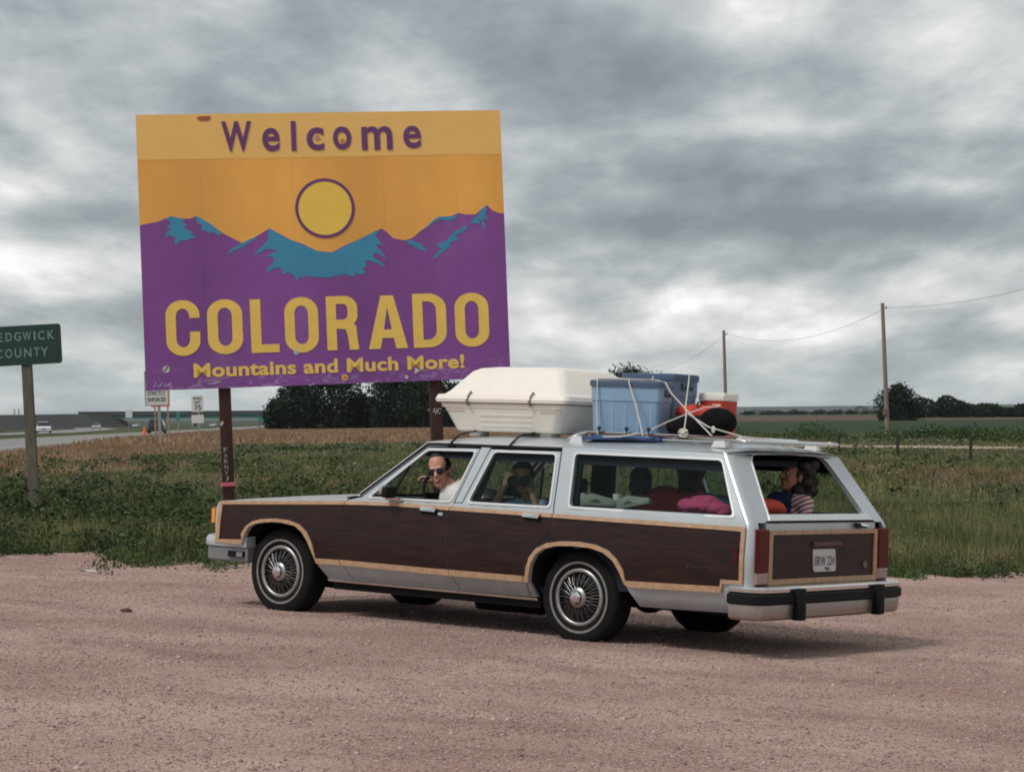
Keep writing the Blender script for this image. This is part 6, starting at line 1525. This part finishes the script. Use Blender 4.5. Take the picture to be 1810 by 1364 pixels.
simple_person('person in a red shirt bending over inside the long side window', (-.35, .12, .75), (-.40, .08, 1.225), -75, 25, M['redshirt'], M['brownhair'],
              [((-.28, .18, .93), (.17, .16, .16)), ((-.24, .20, 1.02), (.15, .13, .12)), ((-.16, .25, .97), (.11, .12, .13))], [((-.12, .28, 1.04), (-.08, .36, .90), (-.02, .30, .80)), ((-.42, .05, 1.06), (-.48, .0, .90), (-.40, -.1, .82))], (-.34, .12, 1.09), 1.0, .98)
stripe = bpy.data.materials.new('striped_jersey'); stripe.use_nodes = True; N = NT(stripe.node_tree)
co = N.node('ShaderNodeTexCoord').outputs['Object']; sp = N.node('ShaderNodeSeparateXYZ'); N.link(co, sp.inputs[0])
wv = N.math('SINE', N.math('MULTIPLY', N.math('ADD', sp.outputs[2], N.math('MULTIPLY', sp.outputs[0], .55)), 170))
sl = N.mix(N.math('GREATER_THAN', wv, .1), (.60, .57, .55), (.38, .05, .07))
N.link(N.mix(N.math('LESS_THAN', sp.outputs[0], -.035), (.02, .035, .10), sl), N.n['Principled BSDF'].inputs['Base Color']); N.n['Principled BSDF'].inputs['Roughness'].default_value = .85
simple_person('curly-haired girl in a navy, white and red striped top looking out of the rear window', (-1.00, -.33, .80), (-.985, -.36, 1.235), 62, -14, stripe, M['brownhair'],
              [((-.99, -.34, .93), (.15, .12, .16))], [((-1.115, -.30, 1.045), (-1.16, -.24, .93), (-1.10, -.10, .90)), ((-.86, -.30, 1.06), (-.80, -.22, .96), (-.86, -.12, .93))], (-.99, -.34, 1.08), 1.0, 1.0, 'skin2',
              [((-.045 + .080 * math.cos(a * 2.4) * (1 - .25 * (a % 2)) - .03 * (a > 7), .088 * math.sin(a * 2.4), .125 - a * .014), (.050, .050, .045)) for a in range(20)] + [((-.06, 0, .02), (.105, .098, .12)), ((.02, 0, .105), (.075, .08, .04))])
# ------------------------------------------------------------------ things inside
def shoe(label, p, rot, pitch, m1, m2):
    t = cthing('sneaker', label, 'shoe', p, rot, 'sneakers in the side window', Matrix.Rotation(pitch, 4, 'Y') @ Matrix.Diagonal((1, 1, .85, 1)))
    prof = [(-.135, .030, .055, .075), (-.12, .036, .07, .085), (-.06, .036, .068, .085), (0, .040, .052, .070), (.06, .044, .035, .052), (.11, .040, .026, .040), (.138, .022, .018, .026)]
    rings = []
    for x, wd, hh_, tp in prof: rings.append([(x, wd * math.cos(a), .018 + max(0, math.sin(a)) * tp + min(0, math.sin(a)) * .01) for a in [2 * PI * k / 12 for k in range(12)]])
    B().loft(rings).build('upper', m1, t, smooth=True)
    B().loft([[(x, wd * 1.12 * c_, z) for c_, z in ((-1, 0), (1, 0), (1, .02), (-1, .02))] for x, wd, _, _ in prof]).build('sole', M['shoe'], t)
    B().ell((-.09, 0, .092), (.032, .022, .01)).build('opening', M['shoedark'], t, smooth=True)
    for k in range(4): B().tube([(-.035 + k * .022, -.024, .085 - k * .009), (-.030 + k * .022, 0, .094 - k * .009), (-.035 + k * .022, .024, .085 - k * .009)], .004, 5).build('lace', M['teeth'], t)
    for s_ in (-1, 1): B().prism([(-.07, .035), (.02, .028), (-.02, .055)], 0, .003, lambda x, y, h, s_=s_: (x, s_ * (.038 + h), y)).build('side_patch', M['shoedark'], t)
    return t
shoe('scuffed pale sneaker in the front corner of the long side window', (-.07, .775, .985), math.radians(215), 0.0, M['shoe'], M['shoedark'])
shoe('white and grey sneaker with its toe propped up beside the red shirt', (-.375, .775, .992), math.radians(180), -.20, M['shoe'], M['shoedark'])
t = cthing('cup', 'small white cup standing behind the propped-up sneaker', 'cup', (-.165, .69, .967)); B().lathe([(0, 0), (.026, 0), (.034, .105), (.030, .105), (.024, .01)], (0, 0, 0), (0, 0, 1), 20).build('cup_body', WP, t, smooth=True)
t = cthing('blanket', 'bunched bright pink blanket pressed against the long side window', 'blanket', (-.93, .76, .985)); b = B()
for c_, rad in (((0, 0, .035), (.19, .085, .062)), ((.10, 0, .03), (.10, .085, .055)), ((-.13, 0, .02), (.10, .08, .045)), ((-.03, .01, .07), (.11, .06, .042)), ((.03, .055, .03), (.09, .04, .03)), ((-.19, .02, 0), (.05, .05, .03))): b.ell(c_, rad)
o = remesh('cloth', b, .008, M['pink'], t, 3)
tx = bpy.data.textures.new('crumple', 'CLOUDS'); tx.noise_scale = .06; md = o.modifiers.new('crumple', 'DISPLACE'); md.texture = tx; md.strength = .03; md.mid_level = .5
bag('bag', 'orange-red canvas bag lying at the left of the rear window', (-1.13, .30, 1.0), 0, [((0, 0, .02), (.10, .26, .065)), ((0, .15, .03), (.09, .14, .06)), ((0, -.15, .0), (.08, .12, .05))], M['redcloth'])
bag('bag', 'dark navy bag heaped behind the pink blanket', (-.93, .55, .98), 0, [((0, 0, .03), (.22, .10, .09)), ((.1, 0, .05), (.1, .08, .08))], M['navyshirt'])
t = cthing('cargo_box', 'low dark box filling the floor behind the tailgate', 'box', (-1.12, 0, .44)); B().rbox((0, 0, .26), (.42, 1.2, .52), .03).build('box_body', M['navy'], t, smooth=True)
# ------------------------------------------------------------------ the air over the plain
hz = B().bbox((-15500, -95, -16), (15500, 13300, 24)).build('haze', None, None)
hm = bpy.data.materials.new('thin_air'); hm.use_nodes = True; N = NT(hm.node_tree)
for n_ in list(N.n): N.n.remove(n_)
pv = N.node('ShaderNodeVolumePrincipled'); pv.inputs['Color'].default_value = (0.80, 0.90, 0.95, 1); pv.inputs['Density'].default_value = 0.000045; pv.inputs['Anisotropy'].default_value = 0.2
N.link(pv.outputs[0], N.node('ShaderNodeOutputMaterial').inputs['Volume'])
hz.data.materials.clear(); hz.data.materials.append(hm); tag(hz, None, None, None, 'stuff')
